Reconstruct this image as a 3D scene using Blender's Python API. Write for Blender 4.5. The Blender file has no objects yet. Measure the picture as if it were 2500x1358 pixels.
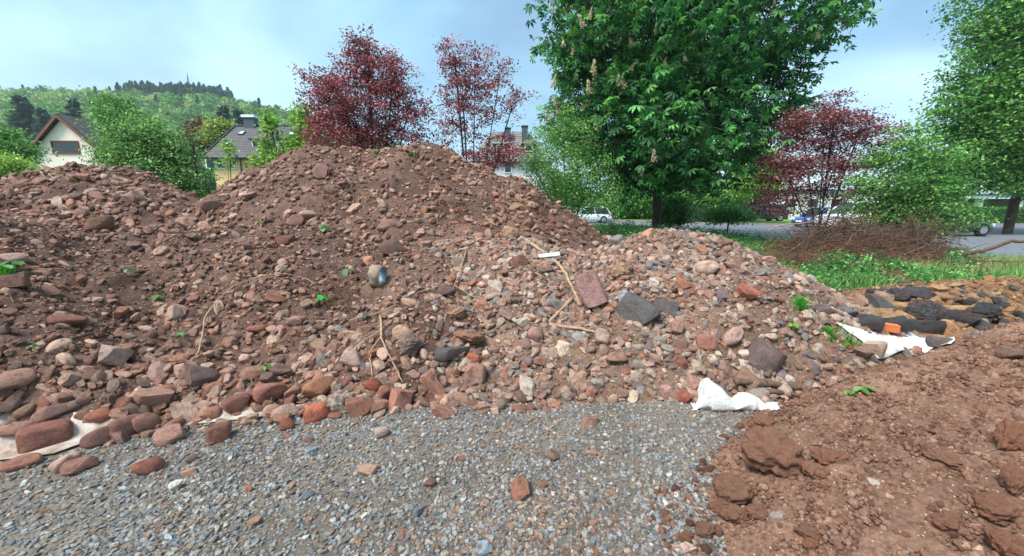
import bpy, bmesh, math, random
import numpy as np
from mathutils import Vector, Matrix, Euler

random.seed(7)
RNG = np.random.default_rng(11)
SC = bpy.context.scene
COL = SC.collection
R = math.radians

# ------------------------------------------------------------------ camera
F, CX, CY, PW, PH = 950.0, 1250.0, 679.0, 2500, 1358      # focal length and centre in photo pixels
PITCH, EYE = R(10.5), 1.6
SP, CP = math.sin(PITCH), math.cos(PITCH)
cam_d = bpy.data.cameras.new('camera')
cam_d.sensor_width = 36
cam_d.lens = 36 * F / PW
cam_d.clip_start = 0.05
cam_d.clip_end = 6000
cam = bpy.data.objects.new('camera', cam_d)
cam.location = (0, 0, EYE)
cam.rotation_euler = (math.pi / 2 - PITCH, 0, 0)
COL.objects.link(cam)
SC.camera = cam

# ------------------------------------------------------------------ world, sun, exposure
SUN_EL, SUN_AZ = R(56), R(-130)                            # azimuth measured from +Y towards +X
world = bpy.data.worlds.new('World')
SC.world = world
world.use_nodes = True
wt = world.node_tree
for n in list(wt.nodes): wt.nodes.remove(n)
def wn(t, **k):
    n = wt.nodes.new(t)
    for a, b in k.items(): setattr(n, a, b)
    return n
w_out = wn('ShaderNodeOutputWorld')
w_sky = wn('ShaderNodeTexSky', sky_type='NISHITA', sun_disc=False, sun_elevation=SUN_EL, sun_rotation=SUN_AZ,
           air_density=1.0, dust_density=0.6, ozone_density=2.0)
w_bs = wn('ShaderNodeBackground'); w_bs.inputs[1].default_value = 0.08
w_bc = wn('ShaderNodeBackground'); w_bc.inputs[1].default_value = 1.0
wt.links.new(w_sky.outputs[0], w_bs.inputs[0])
w_tc = wn('ShaderNodeTexCoord')
w_sep = wn('ShaderNodeSeparateXYZ'); wt.links.new(w_tc.outputs['Generated'], w_sep.inputs[0])
w_z = wn('ShaderNodeMath', operation='MAXIMUM'); wt.links.new(w_sep.outputs[2], w_z.inputs[0]); w_z.inputs[1].default_value = 0.0
w_za = wn('ShaderNodeMath', operation='ADD'); wt.links.new(w_z.outputs[0], w_za.inputs[0]); w_za.inputs[1].default_value = 0.35
w_dx = wn('ShaderNodeMath', operation='DIVIDE'); wt.links.new(w_sep.outputs[0], w_dx.inputs[0]); wt.links.new(w_za.outputs[0], w_dx.inputs[1])
w_dy = wn('ShaderNodeMath', operation='DIVIDE'); wt.links.new(w_sep.outputs[1], w_dy.inputs[0]); wt.links.new(w_za.outputs[0], w_dy.inputs[1])
w_c = wn('ShaderNodeCombineXYZ'); wt.links.new(w_dx.outputs[0], w_c.inputs[0]); wt.links.new(w_dy.outputs[0], w_c.inputs[1])
def wnoise(scale, detail, off, rough=0.55):
    m = wn('ShaderNodeMapping'); m.inputs[1].default_value = off; m.inputs[3].default_value = (1, 1.25, 1)
    wt.links.new(w_c.outputs[0], m.inputs[0])
    n = wn('ShaderNodeTexNoise'); n.inputs['Scale'].default_value = scale; n.inputs['Detail'].default_value = detail
    n.inputs['Roughness'].default_value = rough; n.inputs['Distortion'].default_value = 0.25
    wt.links.new(m.outputs[0], n.inputs['Vector']); return n
n1 = wnoise(1.25, 5, (3.1, 0.4, 0), 0.5)
n2 = wnoise(0.95, 4, (8.7, 2.2, 3), 0.5)
r1 = wn('ShaderNodeValToRGB'); wt.links.new(n1.outputs[0], r1.inputs[0])
r1.color_ramp.elements[0].position = 0.30; r1.color_ramp.elements[0].color = (0.35, 0.35, 0.35, 1)
r1.color_ramp.elements[1].position = 0.66; r1.color_ramp.elements[1].color = (0.97, 0.97, 0.97, 1)
r2 = wn('ShaderNodeValToRGB'); wt.links.new(n2.outputs[0], r2.inputs[0])
r2.color_ramp.elements[0].position = 0.34; r2.color_ramp.elements[0].color = (0.15, 0.32, 0.46, 1)
r2.color_ramp.elements[1].position = 0.60; r2.color_ramp.elements[1].color = (0.40, 0.60, 0.69, 1)
wt.links.new(r2.outputs[0], w_bc.inputs[0])
w_mix = wn('ShaderNodeMixShader')
wt.links.new(r1.outputs[0], w_mix.inputs[0]); wt.links.new(w_bs.outputs[0], w_mix.inputs[1]); wt.links.new(w_bc.outputs[0], w_mix.inputs[2])
wt.links.new(w_mix.outputs[0], w_out.inputs[0])

sun_d = bpy.data.lights.new('sun', 'SUN')
sun_d.energy = 2.9; sun_d.angle = R(24); sun_d.color = (1.0, 0.96, 0.90)
sun = bpy.data.objects.new('sun', sun_d)
sdir = Vector((math.sin(SUN_AZ) * math.cos(SUN_EL), math.cos(SUN_AZ) * math.cos(SUN_EL), math.sin(SUN_EL)))
sun.rotation_euler = sdir.to_track_quat('Z', 'Y').to_euler()
sun.location = (0, 0, 30)
COL.objects.link(sun)
SC.view_settings.view_transform = 'Standard'
SC.view_settings.look = 'None'
SC.view_settings.exposure = 1.14
SC.view_settings.gamma = 1.0
SC.render.engine = 'CYCLES'
SC.cycles.max_bounces = 6
SC.cycles.transparent_max_bounces = 8
SC.cycles.use_denoising = True

# ------------------------------------------------------------------ pixel <-> world
def ray(px, py):
    u = (np.asarray(px, float) - CX) / F; v = (CY - np.asarray(py, float)) / F
    return u, CP + v * SP, -SP + v * CP
def at(px, py, Y):
    dx, dy, dz = ray(px, py)
    return np.array([dx / dy * Y, Y + 0 * dx, EYE + dz / dy * Y])
def proj(p):
    p = np.asarray(p, float)
    x, y, z = p[..., 0], p[..., 1], p[..., 2] - EYE
    d = y * CP - z * SP
    return CX + F * x / d, CY - F * (y * SP + z * CP) / d, d
def lin(h, k=1.0):
    h = h.lstrip('#'); o = []
    for i in (0, 2, 4):
        c = int(h[i:i + 2], 16) / 255
        o.append((c / 12.92 if c <= 0.04045 else ((c + 0.055) / 1.055) ** 2.4) * k)
    return (o[0], o[1], o[2], 1.0)

# ------------------------------------------------------------------ noise
def _h(ix, iy, s):
    a = (ix.astype(np.int64) * 374761393 + iy.astype(np.int64) * 668265263 + s * 974711) & 0xffffffff
    a = ((a ^ (a >> 13)) * 1274126177) & 0xffffffff
    a = ((a ^ (a >> 16)) * 2246822519) & 0xffffffff
    return ((a ^ (a >> 15)) & 0xffff) / 32767.5 - 1.0
def vn(x, y, s=0):
    x = np.asarray(x, float); y = np.asarray(y, float)
    ix, iy = np.floor(x), np.floor(y); fx, fy = x - ix, y - iy
    fx = fx * fx * (3 - 2 * fx); fy = fy * fy * (3 - 2 * fy)
    a, b, c, d = _h(ix, iy, s), _h(ix + 1, iy, s), _h(ix, iy + 1, s), _h(ix + 1, iy + 1, s)
    return (a * (1 - fx) + b * fx) * (1 - fy) + (c * (1 - fx) + d * fx) * fy
def fbm(x, y, f, o=4, s=0, g=0.5):
    r, a = 0, 1.0
    for i in range(o):
        r = r + a * vn(x * f + 17.3 * i, y * f - 9.1 * i, s + i); f *= 2.03; a *= g
    return r
def sst(a, b, x):
    t = np.clip((x - a) / (b - a), 0, 1); return t * t * (3 - 2 * t)

# ------------------------------------------------------------------ object helpers
def new_mesh(name, v, f, mats, smooth=False, cols=None, midx=None):
    me = bpy.data.meshes.new(name)
    v = np.asarray(v, np.float32).reshape(-1, 3)
    if isinstance(f, np.ndarray) and f.ndim == 2:
        k = f.shape[1]; n = len(f)
        me.vertices.add(len(v)); me.vertices.foreach_set('co', v.ravel())
        me.loops.add(n * k); me.loops.foreach_set('vertex_index', f.astype(np.int32).ravel())
        me.polygons.add(n); me.polygons.foreach_set('loop_start', np.arange(0, n * k, k, dtype=np.int32))
        me.update(calc_edges=True)
    else:
        me.from_pydata([tuple(map(float, p)) for p in v], [], [tuple(map(int, q)) for q in f]); me.update()
    if smooth: me.polygons.foreach_set('use_smooth', np.ones(len(me.polygons), bool))
    for m in (mats if isinstance(mats, (list, tuple)) else [mats]): me.materials.append(m)
    if cols is not None:
        a = me.attributes.new('col', 'FLOAT_COLOR', 'FACE'); a.data.foreach_set('color', np.asarray(cols, np.float32).ravel())
    if midx is not None: me.polygons.foreach_set('material_index', np.asarray(midx, np.int32))
    return me
def link(name, me, parent=None, loc=None):
    o = bpy.data.objects.new(name, me); COL.objects.link(o)
    if parent is not None: o.parent = parent
    if loc is not None: o.location = tuple(map(float, loc))
    return o
def tag(o, label=None, cat=None, group=None, kind=None):
    if label: o['label'] = label
    if cat: o['category'] = cat
    if group: o['group'] = group
    if kind: o['kind'] = kind
    return o
def empty(name, loc, label, cat, group=None, rz=0):
    o = bpy.data.objects.new(name, None); COL.objects.link(o)
    o.location = tuple(map(float, loc)); o.rotation_euler = (0, 0, rz)
    return tag(o, label, cat, group)
class MB:
    def __init__(s): s.v = []; s.f = []
    def add(s, v, f):
        b = len(s.v); s.v += [tuple(map(float, p)) for p in v]; s.f += [tuple(b + i for i in q) for q in f]
        return s
    def box(s, c, d, rz=0):
        x, y, z = [k / 2 for k in d]; cs, sn = math.cos(rz), math.sin(rz)
        v = []
        for a, b, e in ((-x, -y, -z), (x, -y, -z), (x, y, -z), (-x, y, -z), (-x, -y, z), (x, -y, z), (x, y, z), (-x, y, z)):
            v.append((c[0] + a * cs - b * sn, c[1] + a * sn + b * cs, c[2] + e))
        return s.add(v, [(0, 3, 2, 1), (4, 5, 6, 7), (0, 1, 5, 4), (1, 2, 6, 5), (2, 3, 7, 6), (3, 0, 4, 7)])
    def slab(s, quad, t):
        """a flat quad given by four corners, thickened by t along its normal (downwards side)"""
        q = [Vector(p) for p in quad]; n = (q[1] - q[0]).cross(q[3] - q[0]).normalized()
        lo = [p - n * t for p in q]
        return s.add([*q, *lo], [(0, 1, 2, 3), (7, 6, 5, 4), (0, 4, 5, 1), (1, 5, 6, 2), (2, 6, 7, 3), (3, 7, 4, 0)])
    def tube(s, pts, rad, n=6, cap=True):
        pts = [Vector(p) for p in pts]; rad = rad if hasattr(rad, '__len__') else [rad] * len(pts)
        rings = []; b0 = len(s.v)
        up = Vector((0.13, 0.31, 0.94))
        for i, p in enumerate(pts):
            t = (pts[min(i + 1, len(pts) - 1)] - pts[max(i - 1, 0)]).normalized()
            a = t.cross(up)
            if a.length < 0.05: a = t.cross(Vector((1, 0, 0)))
            a.normalize(); b = t.cross(a)
            for k in range(n):
                w = 2 * math.pi * k / n
                s.v.append(tuple(p + (a * math.cos(w) + b * math.sin(w)) * rad[i]))
        for i in range(len(pts) - 1):
            for k in range(n):
                q = b0 + i * n
                s.f.append((q + k, q + (k + 1) % n, q + n + (k + 1) % n, q + n + k))
        if cap:
            s.f.append(tuple(b0 + k for k in reversed(range(n))))
            s.f.append(tuple(b0 + (len(pts) - 1) * n + k for k in range(n)))
        return s
    def build(s, name, mat, parent=None, loc=None, smooth=False, bevel=0):
        o = link(name, new_mesh(name, s.v, s.f, mat, smooth), parent, loc)
        if bevel:
            m = o.modifiers.new('bevel', 'BEVEL'); m.width = bevel; m.segments = 2; m.limit_method = 'ANGLE'
        return o

# ------------------------------------------------------------------ materials
def mat_base(name):
    m = bpy.data.materials.new(name); m.use_nodes = True
    nt = m.node_tree; bs = nt.nodes['Principled BSDF']
    return m, nt, bs
def nd(nt, t, **k):
    n = nt.nodes.new(t)
    for a, b in k.items(): setattr(n, a, b)
    return n
def noise(nt, vec, scale, detail=4, rough=0.6):
    n = nd(nt, 'ShaderNodeTexNoise'); n.inputs['Scale'].default_value = scale
    n.inputs['Detail'].default_value = detail; n.inputs['Roughness'].default_value = rough
    if vec is not None: nt.links.new(vec, n.inputs['Vector'])
    return n
def ramp(nt, fac, stops):
    r = nd(nt, 'ShaderNodeValToRGB'); cr = r.color_ramp
    while len(cr.elements) < len(stops): cr.elements.new(0.5)
    for e, (p, c) in zip(cr.elements, stops): e.position = p; e.color = c
    nt.links.new(fac, r.inputs[0]); return r
def mixc(nt, a, b, fac, mode='MIX'):
    m = nd(nt, 'ShaderNodeMix', data_type='RGBA', blend_type=mode)
    for s, x in ((m.inputs[0], fac), (m.inputs[6], a), (m.inputs[7], b)):
        if hasattr(x, 'links'): nt.links.new(x, s)
        else: s.default_value = x
    return m.outputs[2]
def bump(nt, bs, h, strength, dist):
    b = nd(nt, 'ShaderNodeBump'); b.inputs['Strength'].default_value = strength; b.inputs['Distance'].default_value = dist
    nt.links.new(h, b.inputs['Height']); nt.links.new(b.outputs[0], bs.inputs['Normal']); return b
def plain(name, col, rough=0.7, metal=0, var=0.12, scale=6, bmp=0, spec=0.4, coat=0):
    m, nt, bs = mat_base(name)
    tc = nd(nt, 'ShaderNodeTexCoord'); n = noise(nt, tc.outputs['Object'], scale, 5)
    d = tuple(c * (1 - var) for c in col[:3]) + (1,); l = tuple(min(1, c * (1 + var)) for c in col[:3]) + (1,)
    r = ramp(nt, n.outputs[0], [(0.3, d), (0.7, l)])
    nt.links.new(r.outputs[0], bs.inputs['Base Color'])
    bs.inputs['Roughness'].default_value = rough; bs.inputs['Metallic'].default_value = metal
    bs.inputs['Specular IOR Level'].default_value = spec; bs.inputs['Coat Weight'].default_value = coat
    if bmp: bump(nt, bs, n.outputs[0], 0.5, bmp)
    return m
def soil_mat(name, dark, mid, light, fleck, sc=1.0):
    m, nt, bs = mat_base(name)
    tc = nd(nt, 'ShaderNodeTexCoord'); v = tc.outputs['Object']
    n = noise(nt, v, 1.3 * sc, 6, 0.65); r = ramp(nt, n.outputs[0], [(0.30, dark), (0.52, mid), (0.75, light)])
    g = noise(nt, v, 38, 4, 0.7); rg = ramp(nt, g.outputs[0], [(0.30, (0.42, 0.42, 0.42, 1)), (0.70, (1.45, 1.45, 1.45, 1))])
    c = mixc(nt, r.outputs[0], rg.outputs[0], 0.85, 'MULTIPLY')
    vo = nd(nt, 'ShaderNodeTexVoronoi'); vo.inputs['Scale'].default_value = 46; nt.links.new(v, vo.inputs['Vector'])
    rs = ramp(nt, vo.outputs['Distance'], [(0.14, (1, 1, 1, 1)), (0.24, (0, 0, 0, 1))])
    sep = nd(nt, 'ShaderNodeSeparateColor'); nt.links.new(vo.outputs['Color'], sep.inputs[0])
    gt = nd(nt, 'ShaderNodeMath', operation='GREATER_THAN'); nt.links.new(sep.outputs[0], gt.inputs[0]); gt.inputs[1].default_value = 0.62
    ml = nd(nt, 'ShaderNodeMath', operation='MULTIPLY'); nt.links.new(gt.outputs[0], ml.inputs[0]); nt.links.new(rs.outputs[0], ml.inputs[1])
    c = mixc(nt, c, fleck, ml.outputs[0])
    nt.links.new(c, bs.inputs['Base Color'])
    bs.inputs['Roughness'].default_value = 0.88; bs.inputs['Specular IOR Level'].default_value = 0.25
    fine = noise(nt, v, 60, 5, 0.75)
    bump(nt, bs, fine.outputs[0], 0.9, 0.02)
    return m
def stone_mat(name, mode):
    m, nt, bs = mat_base(name)
    tc = nd(nt, 'ShaderNodeTexCoord'); oi = nd(nt, 'ShaderNodeObjectInfo')
    sc = nd(nt, 'ShaderNodeVectorMath', operation='MULTIPLY_ADD')
    nt.links.new(tc.outputs['Object'], sc.inputs[0]); sc.inputs[1].default_value = (1, 1, 1)
    cb = nd(nt, 'ShaderNodeMath', operation='MULTIPLY'); nt.links.new(oi.outputs['Random'], cb.inputs[0]); cb.inputs[1].default_value = 57.0
    nt.links.new(cb.outputs[0], sc.inputs[2]); v = sc.outputs[0]
    if mode == 'OBJECT': col = oi.outputs['Color']
    else:
        a = nd(nt, 'ShaderNodeAttribute', attribute_type='INSTANCER', attribute_name='col'); col = a.outputs['Color']
    n = noise(nt, v, 1.6, 6, 0.7); r = ramp(nt, n.outputs[0], [(0.28, (0.48, 0.46, 0.45, 1)), (0.5, (1, 1, 1, 1)), (0.74, (1.35, 1.30, 1.26, 1))])
    c = mixc(nt, col, r.outputs[0], 0.9, 'MULTIPLY')
    g = noise(nt, v, 9, 5, 0.75); rg = ramp(nt, g.outputs[0], [(0.34, (0.5, 0.48, 0.46, 1)), (0.66, (1.4, 1.38, 1.36, 1))])
    c = mixc(nt, c, rg.outputs[0], 0.75, 'MULTIPLY')
    d = noise(nt, v, 1.1, 5, 0.6); rd = ramp(nt, d.outputs[0], [(0.54, (0, 0, 0, 1)), (0.66, (0.75, 0.75, 0.75, 1))])
    c = mixc(nt, c, lin('6b4a3e'), rd.outputs[0])                      # clinging soil
    nt.links.new(c, bs.inputs['Base Color'])
    bs.inputs['Roughness'].default_value = 0.72; bs.inputs['Specular IOR Level'].default_value = 0.35
    bump(nt, bs, g.outputs[0], 0.6, 0.10)
    return m
def leaf_mat(name, trans=0.35, rough=0.5, spec=0.35):
    m, nt, bs = mat_base(name)
    a = nd(nt, 'ShaderNodeAttribute', attribute_type='GEOMETRY', attribute_name='col')
    nt.links.new(a.outputs['Color'], bs.inputs['Base Color'])
    bs.inputs['Roughness'].default_value = rough; bs.inputs['Specular IOR Level'].default_value = spec
    tr = nd(nt, 'ShaderNodeBsdfTranslucent')
    c = mixc(nt, a.outputs['Color'], (1.15, 1.12, 0.85, 1), 0.8, 'MULTIPLY'); nt.links.new(c, tr.inputs[0])
    mx = nd(nt, 'ShaderNodeMixShader'); mx.inputs[0].default_value = trans
    nt.links.new(bs.outputs[0], mx.inputs[1]); nt.links.new(tr.outputs[0], mx.inputs[2])
    nt.links.new(mx.outputs[0], nt.nodes['Material Output'].inputs[0])
    return m
def inst_leaf_mat(name):
    m = leaf_mat(name, 0.25, 0.7, 0.15); nt = m.node_tree
    for n in nt.nodes:
        if n.type == 'ATTRIBUTE': n.attribute_type = 'INSTANCER'
    return m
def bark_mat(name, a, b):
    m, nt, bs = mat_base(name)
    tc = nd(nt, 'ShaderNodeTexCoord'); mp = nd(nt, 'ShaderNodeMapping'); mp.inputs[3].default_value = (14, 14, 3)
    nt.links.new(tc.outputs['Object'], mp.inputs[0]); n = noise(nt, mp.outputs[0], 1.0, 6, 0.7)
    r = ramp(nt, n.outputs[0], [(0.3, a), (0.7, b)]); nt.links.new(r.outputs[0], bs.inputs['Base Color'])
    bs.inputs['Roughness'].default_value = 0.9; bump(nt, bs, n.outputs[0], 0.8, 0.03); return m
def tile_mat(name, a, b, axis, per):
    """roof tiles: courses along AXIS (object space) every PER metres"""
    m, nt, bs = mat_base(name)
    tc = nd(nt, 'ShaderNodeTexCoord'); sp = nd(nt, 'ShaderNodeSeparateXYZ'); nt.links.new(tc.outputs['Object'], sp.inputs[0])
    q = nd(nt, 'ShaderNodeMath', operation='DIVIDE'); nt.links.new(sp.outputs[axis], q.inputs[0]); q.inputs[1].default_value = per
    fr = nd(nt, 'ShaderNodeMath', operation='FRACT'); nt.links.new(q.outputs[0], fr.inputs[0])
    rr = ramp(nt, fr.outputs[0], [(0.0, (0.2, 0.2, 0.2, 1)), (0.35, (0.9, 0.9, 0.9, 1)), (1.0, (1.4, 1.4, 1.4, 1))])
    n = noise(nt, tc.outputs['Object'], 2.2, 6, 0.7); r = ramp(nt, n.outputs[0], [(0.3, a), (0.7, b)])
    c = mixc(nt, r.outputs[0], rr.outputs[0], 0.85, 'MULTIPLY'); nt.links.new(c, bs.inputs['Base Color'])
    bs.inputs['Roughness'].default_value = 0.75; bump(nt, bs, fr.outputs[0], 0.8, 0.05); return m

M = {}
M['soil_dark'] = soil_mat('soil_dark', lin('4b372e'), lin('6a4f44'), lin('876858'), lin('b59c8d'))
M['soil_warm'] = soil_mat('soil_warm', lin('5f4a3e'), lin('7e6352'), lin('987a68'), lin('c9b09e'))
M['soil_red'] = soil_mat('soil_red', lin('705343'), lin('92705c'), lin('a9866f'), lin('d0bba8'))
M['soil_tan'] = soil_mat('soil_tan', lin('6d4a33'), lin('94694a'), lin('ad8660'), lin('cdb398'))
M['fines'] = soil_mat('gravel_fines', lin('5a5149'), lin('7d7268'), lin('938779'), lin('b4b8ba'), 0.8)
M['earth'] = soil_mat('grassy_earth', lin('2f3d1e'), lin('48592c'), lin('5d6a3a'), lin('6f7d48'), 0.4)
M['stone'] = stone_mat('stone', 'OBJECT'); M['stone_i'] = stone_mat('stone_pieces', 'INSTANCER')
def clod_mat():
    m, nt, bs = mat_base('soil_clod'); tc = nd(nt, 'ShaderNodeTexCoord'); oi = nd(nt, 'ShaderNodeObjectInfo'); v = tc.outputs['Object']
    a = noise(nt, v, 2.5, 8, 0.75); ra = ramp(nt, a.outputs[0], [(0.3, (0.8, 0.78, 0.76, 1)), (0.7, (1.6, 1.55, 1.5, 1))]); c = mixc(nt, oi.outputs['Color'], ra.outputs[0], 1.0, 'MULTIPLY')
    f = noise(nt, v, 14, 4, 0.8); rf_ = ramp(nt, f.outputs[0], [(0.62, (0, 0, 0, 1)), (0.72, (0.8, 0.8, 0.8, 1))]); c = mixc(nt, c, lin('b3927c'), rf_.outputs[0]); nt.links.new(c, bs.inputs['Base Color'])
    bs.inputs['Roughness'].default_value = 0.95; bs.inputs['Specular IOR Level'].default_value = 0.1; b2 = noise(nt, v, 9, 8, 0.8); bump(nt, bs, b2.outputs[0], 0.8, 0.12); return m
M['clod'] = clod_mat()
M['leaf'] = leaf_mat('leaf'); M['leaf_far'] = inst_leaf_mat('far_leaf')
M['bark'] = bark_mat('bark', lin('2c241f'), lin('5a4a3e')); M['bark_red'] = bark_mat('purple_bark', lin('2a1c1c'), lin('4a3430'))
M['bark_grey'] = bark_mat('grey_bark', lin('4a4238'), lin('7d7264'))
M['wood'] = bark_mat('bare_wood', lin('8a6a52'), lin('c0a286')); M['wood_brown'] = bark_mat('brown_wood', lin('4a362a'), lin('786150'))
M['root'] = plain('root', lin('6f5140'), 0.9, var=0.35, scale=9); M['root_pale'] = plain('pale_root', lin('a98a6c'), 0.85, var=0.3, scale=9)
def sheet_mat(name, base, stain, lo):
    m, nt, bs = mat_base(name); tc = nd(nt, 'ShaderNodeTexCoord'); v = tc.outputs['Object']
    a = noise(nt, v, 5, 6, 0.7); r = ramp(nt, a.outputs[0], [(lo, base), (lo + 0.22, stain)]); nt.links.new(r.outputs[0], bs.inputs['Base Color']); bs.inputs['Roughness'].default_value = 0.9
    w = noise(nt, v, 16, 3, 0.6); bump(nt, bs, w.outputs[0], 0.7, 0.03); return m
M['sheet'] = sheet_mat('fleece', lin('d2d0cb'), lin('a8937f'), 0.52)
M['board_white'] = plain('fleece', lin('cccac6'), 0.8, var=0.10, scale=9, bmp=0.02)
M['sheet_dirty'] = sheet_mat('dirty_fleece', lin('beb2a8'), lin('8a7060'), 0.42)
M['asphalt'] = plain('asphalt', lin('6c6f76'), 0.85, var=0.16, scale=1.2)
M['kerb'] = plain('kerbstone', lin('8b8078'), 0.85, var=0.2, scale=3)
M['lawn'] = plain('lawn', lin('6f9a3a', 0.8), 0.9, var=0.3, scale=3)
M['glass'] = plain('window_glass', lin('20262a'), 0.08, var=0.1, spec=0.7)
M['white'] = plain('white_paint', lin('e6e6e4'), 0.5, var=0.04)
M['tyre'] = plain('tyre', lin('1c1c1d'), 0.8); M['rim'] = plain('rim', lin('a9adb2'), 0.35, metal=0.7)
M['red_lamp'] = plain('red_lamp', lin('b01a18'), 0.25); M['clear_lamp'] = plain('clear_lamp', lin('dfe3e6'), 0.15)
M['dark'] = plain('dark_trim', lin('24262a'), 0.5)

# ------------------------------------------------------------------ heaps as height functions
class Heap:
    limit = None
    def __init__(s, crest, front, back, rnd, amp, seed, zoff=0.0):
        s.c = np.array([at(*p) for p in crest]); s.c[:, 2] += zoff
        s.front, s.back, s.r, s.amp, s.seed = front, back, rnd, amp, seed
        s.top = s.c[:, 2].max()
    def raw(s, x, y):
        h = np.full(np.shape(x), -9.0)
        for a, b in zip(s.c[:-1], s.c[1:]):
            ab = b[:2] - a[:2]
            t = np.clip(((x - a[0]) * ab[0] + (y - a[1]) * ab[1]) / (ab @ ab), 0, 1)
            qx, qy, qz = a[0] + t * ab[0], a[1] + t * ab[1], a[2] + t * (b[2] - a[2])
            ex, ey = x - qx, y - qy; d = np.sqrt(ex * ex + ey * ey)
            ql = np.sqrt(qx * qx + qy * qy)
            cs = (ex * qx + ey * qy) / (d * ql + 1e-6)
            sl = s.front + (s.back - s.front) * (cs + 1) / 2
            h = np.maximum(h, qz - sl * (np.sqrt(d * d + s.r * s.r) - s.r))
        return h
    def __call__(s, x, y):
        h = s.raw(x, y)
        n = fbm(x, y, 1.1, 3, s.seed) * s.amp + fbm(x, y, 6.0, 3, s.seed + 9, 0.6) * s.amp * 0.30
        h = h + n * sst(-0.1, 0.35, h)
        return np.minimum(h, s.limit(x, y)) if s.limit else h
HA = Heap([(508, 512, 8.2), (580, 462, 8.6), (645, 412, 9.0), (750, 370, 9.2), (860, 358, 9.3), (930, 374, 9.3), (1010, 358, 9.3), (1080, 362, 9.2),
           (1140, 388, 9.1), (1190, 420, 8.9), (1250, 436, 8.6), (1315, 486, 8.2), (1390, 540, 7.9), (1460, 580, 7.6), (1520, 610, 7.4)], 0.72, 0.78, 0.3, 0.10, 1)
HB = Heap([(-160, 440, 7.4), (-40, 436, 7.5), (40, 442, 7.6), (75, 420, 8.1), (140, 408, 8.4), (200, 402, 8.5), (290, 405, 8.6), (370, 430, 8.5), (440, 470, 8.2), (510, 500, 8.0)],
          0.62, 0.75, 0.4, 0.10, 2, -0.1)
HC = Heap([(-220, 535, 3.9), (-60, 548, 4.5), (0, 556, 4.7), (120, 560, 5.0), (300, 564, 5.3), (450, 560, 5.6), (600, 562, 5.7), (760, 566, 5.7), (900, 592, 5.6), (980, 600, 5.5)],
          0.47, 0.6, 0.5, 0.11, 3)
HD = Heap([(1050, 598, 5.5), (1110, 592, 5.5), (1180, 580, 5.6), (1250, 574, 5.6), (1330, 602, 5.5), (1420, 612, 5.4), (1500, 607, 5.3), (1560, 588, 5.3), (1610, 567, 5.3), (1690, 564, 5.2),
           (1760, 592, 5.0), (1830, 636, 4.8), (1900, 690, 4.6), (1970, 744, 4.4), (2040, 798, 4.2), (2110, 866, 3.9), (2150, 915, 3.55)], 0.52, 0.62, 0.35, 0.07, 4)
HE = Heap([(2150, 915, 3.25), (2340, 862, 3.1), (2500, 778, 2.9), (2720, 728, 2.6), (3050, 830, 1.9)], 0.285, 0.8, 0.10, 0.055, 5, -0.12)
HF = Heap([(2075, 745, 6.0), (2200, 706, 6.3), (2330, 694, 6.5), (2500, 686, 6.6), (2700, 690, 6.8)], 0.19, 0.5, 0.3, 0.07, 6)
def gpt(px, py):
    dx, dy, dz = ray(px, py); t = -EYE / dz; return dx * t, dy * t
_f = np.array([gpt(*q) for q in [(-500, 1215), (-200, 1150), (0, 1102), (130, 1086), (250, 1060), (420, 1042), (600, 1022), (760, 1004), (885, 992), (1250, 984), (1680, 980), (1900, 992), (2100, 965), (2300, 925), (2600, 900)]])
_e = np.array([gpt(*q) for q in [(1640, 1700), (1690, 1360), (1690, 1300), (1745, 1190), (1815, 1090), (1835, 1025), (1930, 985), (2080, 960), (2150, 905), (2200, 880)]])
HC.limit = HD.limit = lambda x, y: 0.8 * (y - np.interp(x, _f[:, 0], _f[:, 1]) + 0.07 * vn(x * 2.5, y * 2.5, 50)) + 0.02
HE.limit = lambda x, y: 0.42 * (x - np.interp(y, _e[:, 1], _e[:, 0]) + 0.10 * vn(x * 4, y * 4, 51)) + 0.015
HEAPS = [HA, HB, HC, HD, HE, HF]
def ground_h(x, y):
    b = 0.55 * np.exp(-((x - 4.5) / 4.6) ** 2 - ((y - 17) / 5.0) ** 2) * sst(11.5, 9.0, x) * sst(25.5, 22, y)
    lft = sst(24, 44, y) * sst(2, -14, x) * 2.6                     # ground climbs towards the hill on the left
    far = sst(95, 330, y - 0.25 * np.minimum(x, 0)) * 0
    return b + lft + far + 0.010 * fbm(x, y, 0.8, 2, 40) * sst(60, 20, y)
def surf(x, y):
    x = np.asarray(x, float); y = np.asarray(y, float)
    hs = np.stack([ground_h(x, y)] + [h(x, y) for h in HEAPS]); k = hs.argmax(0)
    return np.take_along_axis(hs, k[None], 0)[0], k - 1
def normals(x, y, e=0.06):
    zx = (surf(x + e, y)[0] - surf(x - e, y)[0]) / (2 * e); zy = (surf(x, y + e)[0] - surf(x, y - e)[0]) / (2 * e)
    n = np.stack([-zx, -zy, np.ones_like(zx)], -1); return n / np.linalg.norm(n, axis=-1, keepdims=True)
_YS = np.concatenate([np.arange(1.0, 12, 0.015), np.arange(12, 70, 0.1)])
def hit(px, py):
    dx, dy, dz = ray(px, py); x = dx / dy * _YS; z = EYE + dz / dy * _YS
    h, k = surf(x, _YS); i = np.nonzero(z <= h)[0]
    i = i[0] if len(i) else len(_YS) - 1
    return np.array([x[i], _YS[i], h[i]]), int(k[i])

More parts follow.
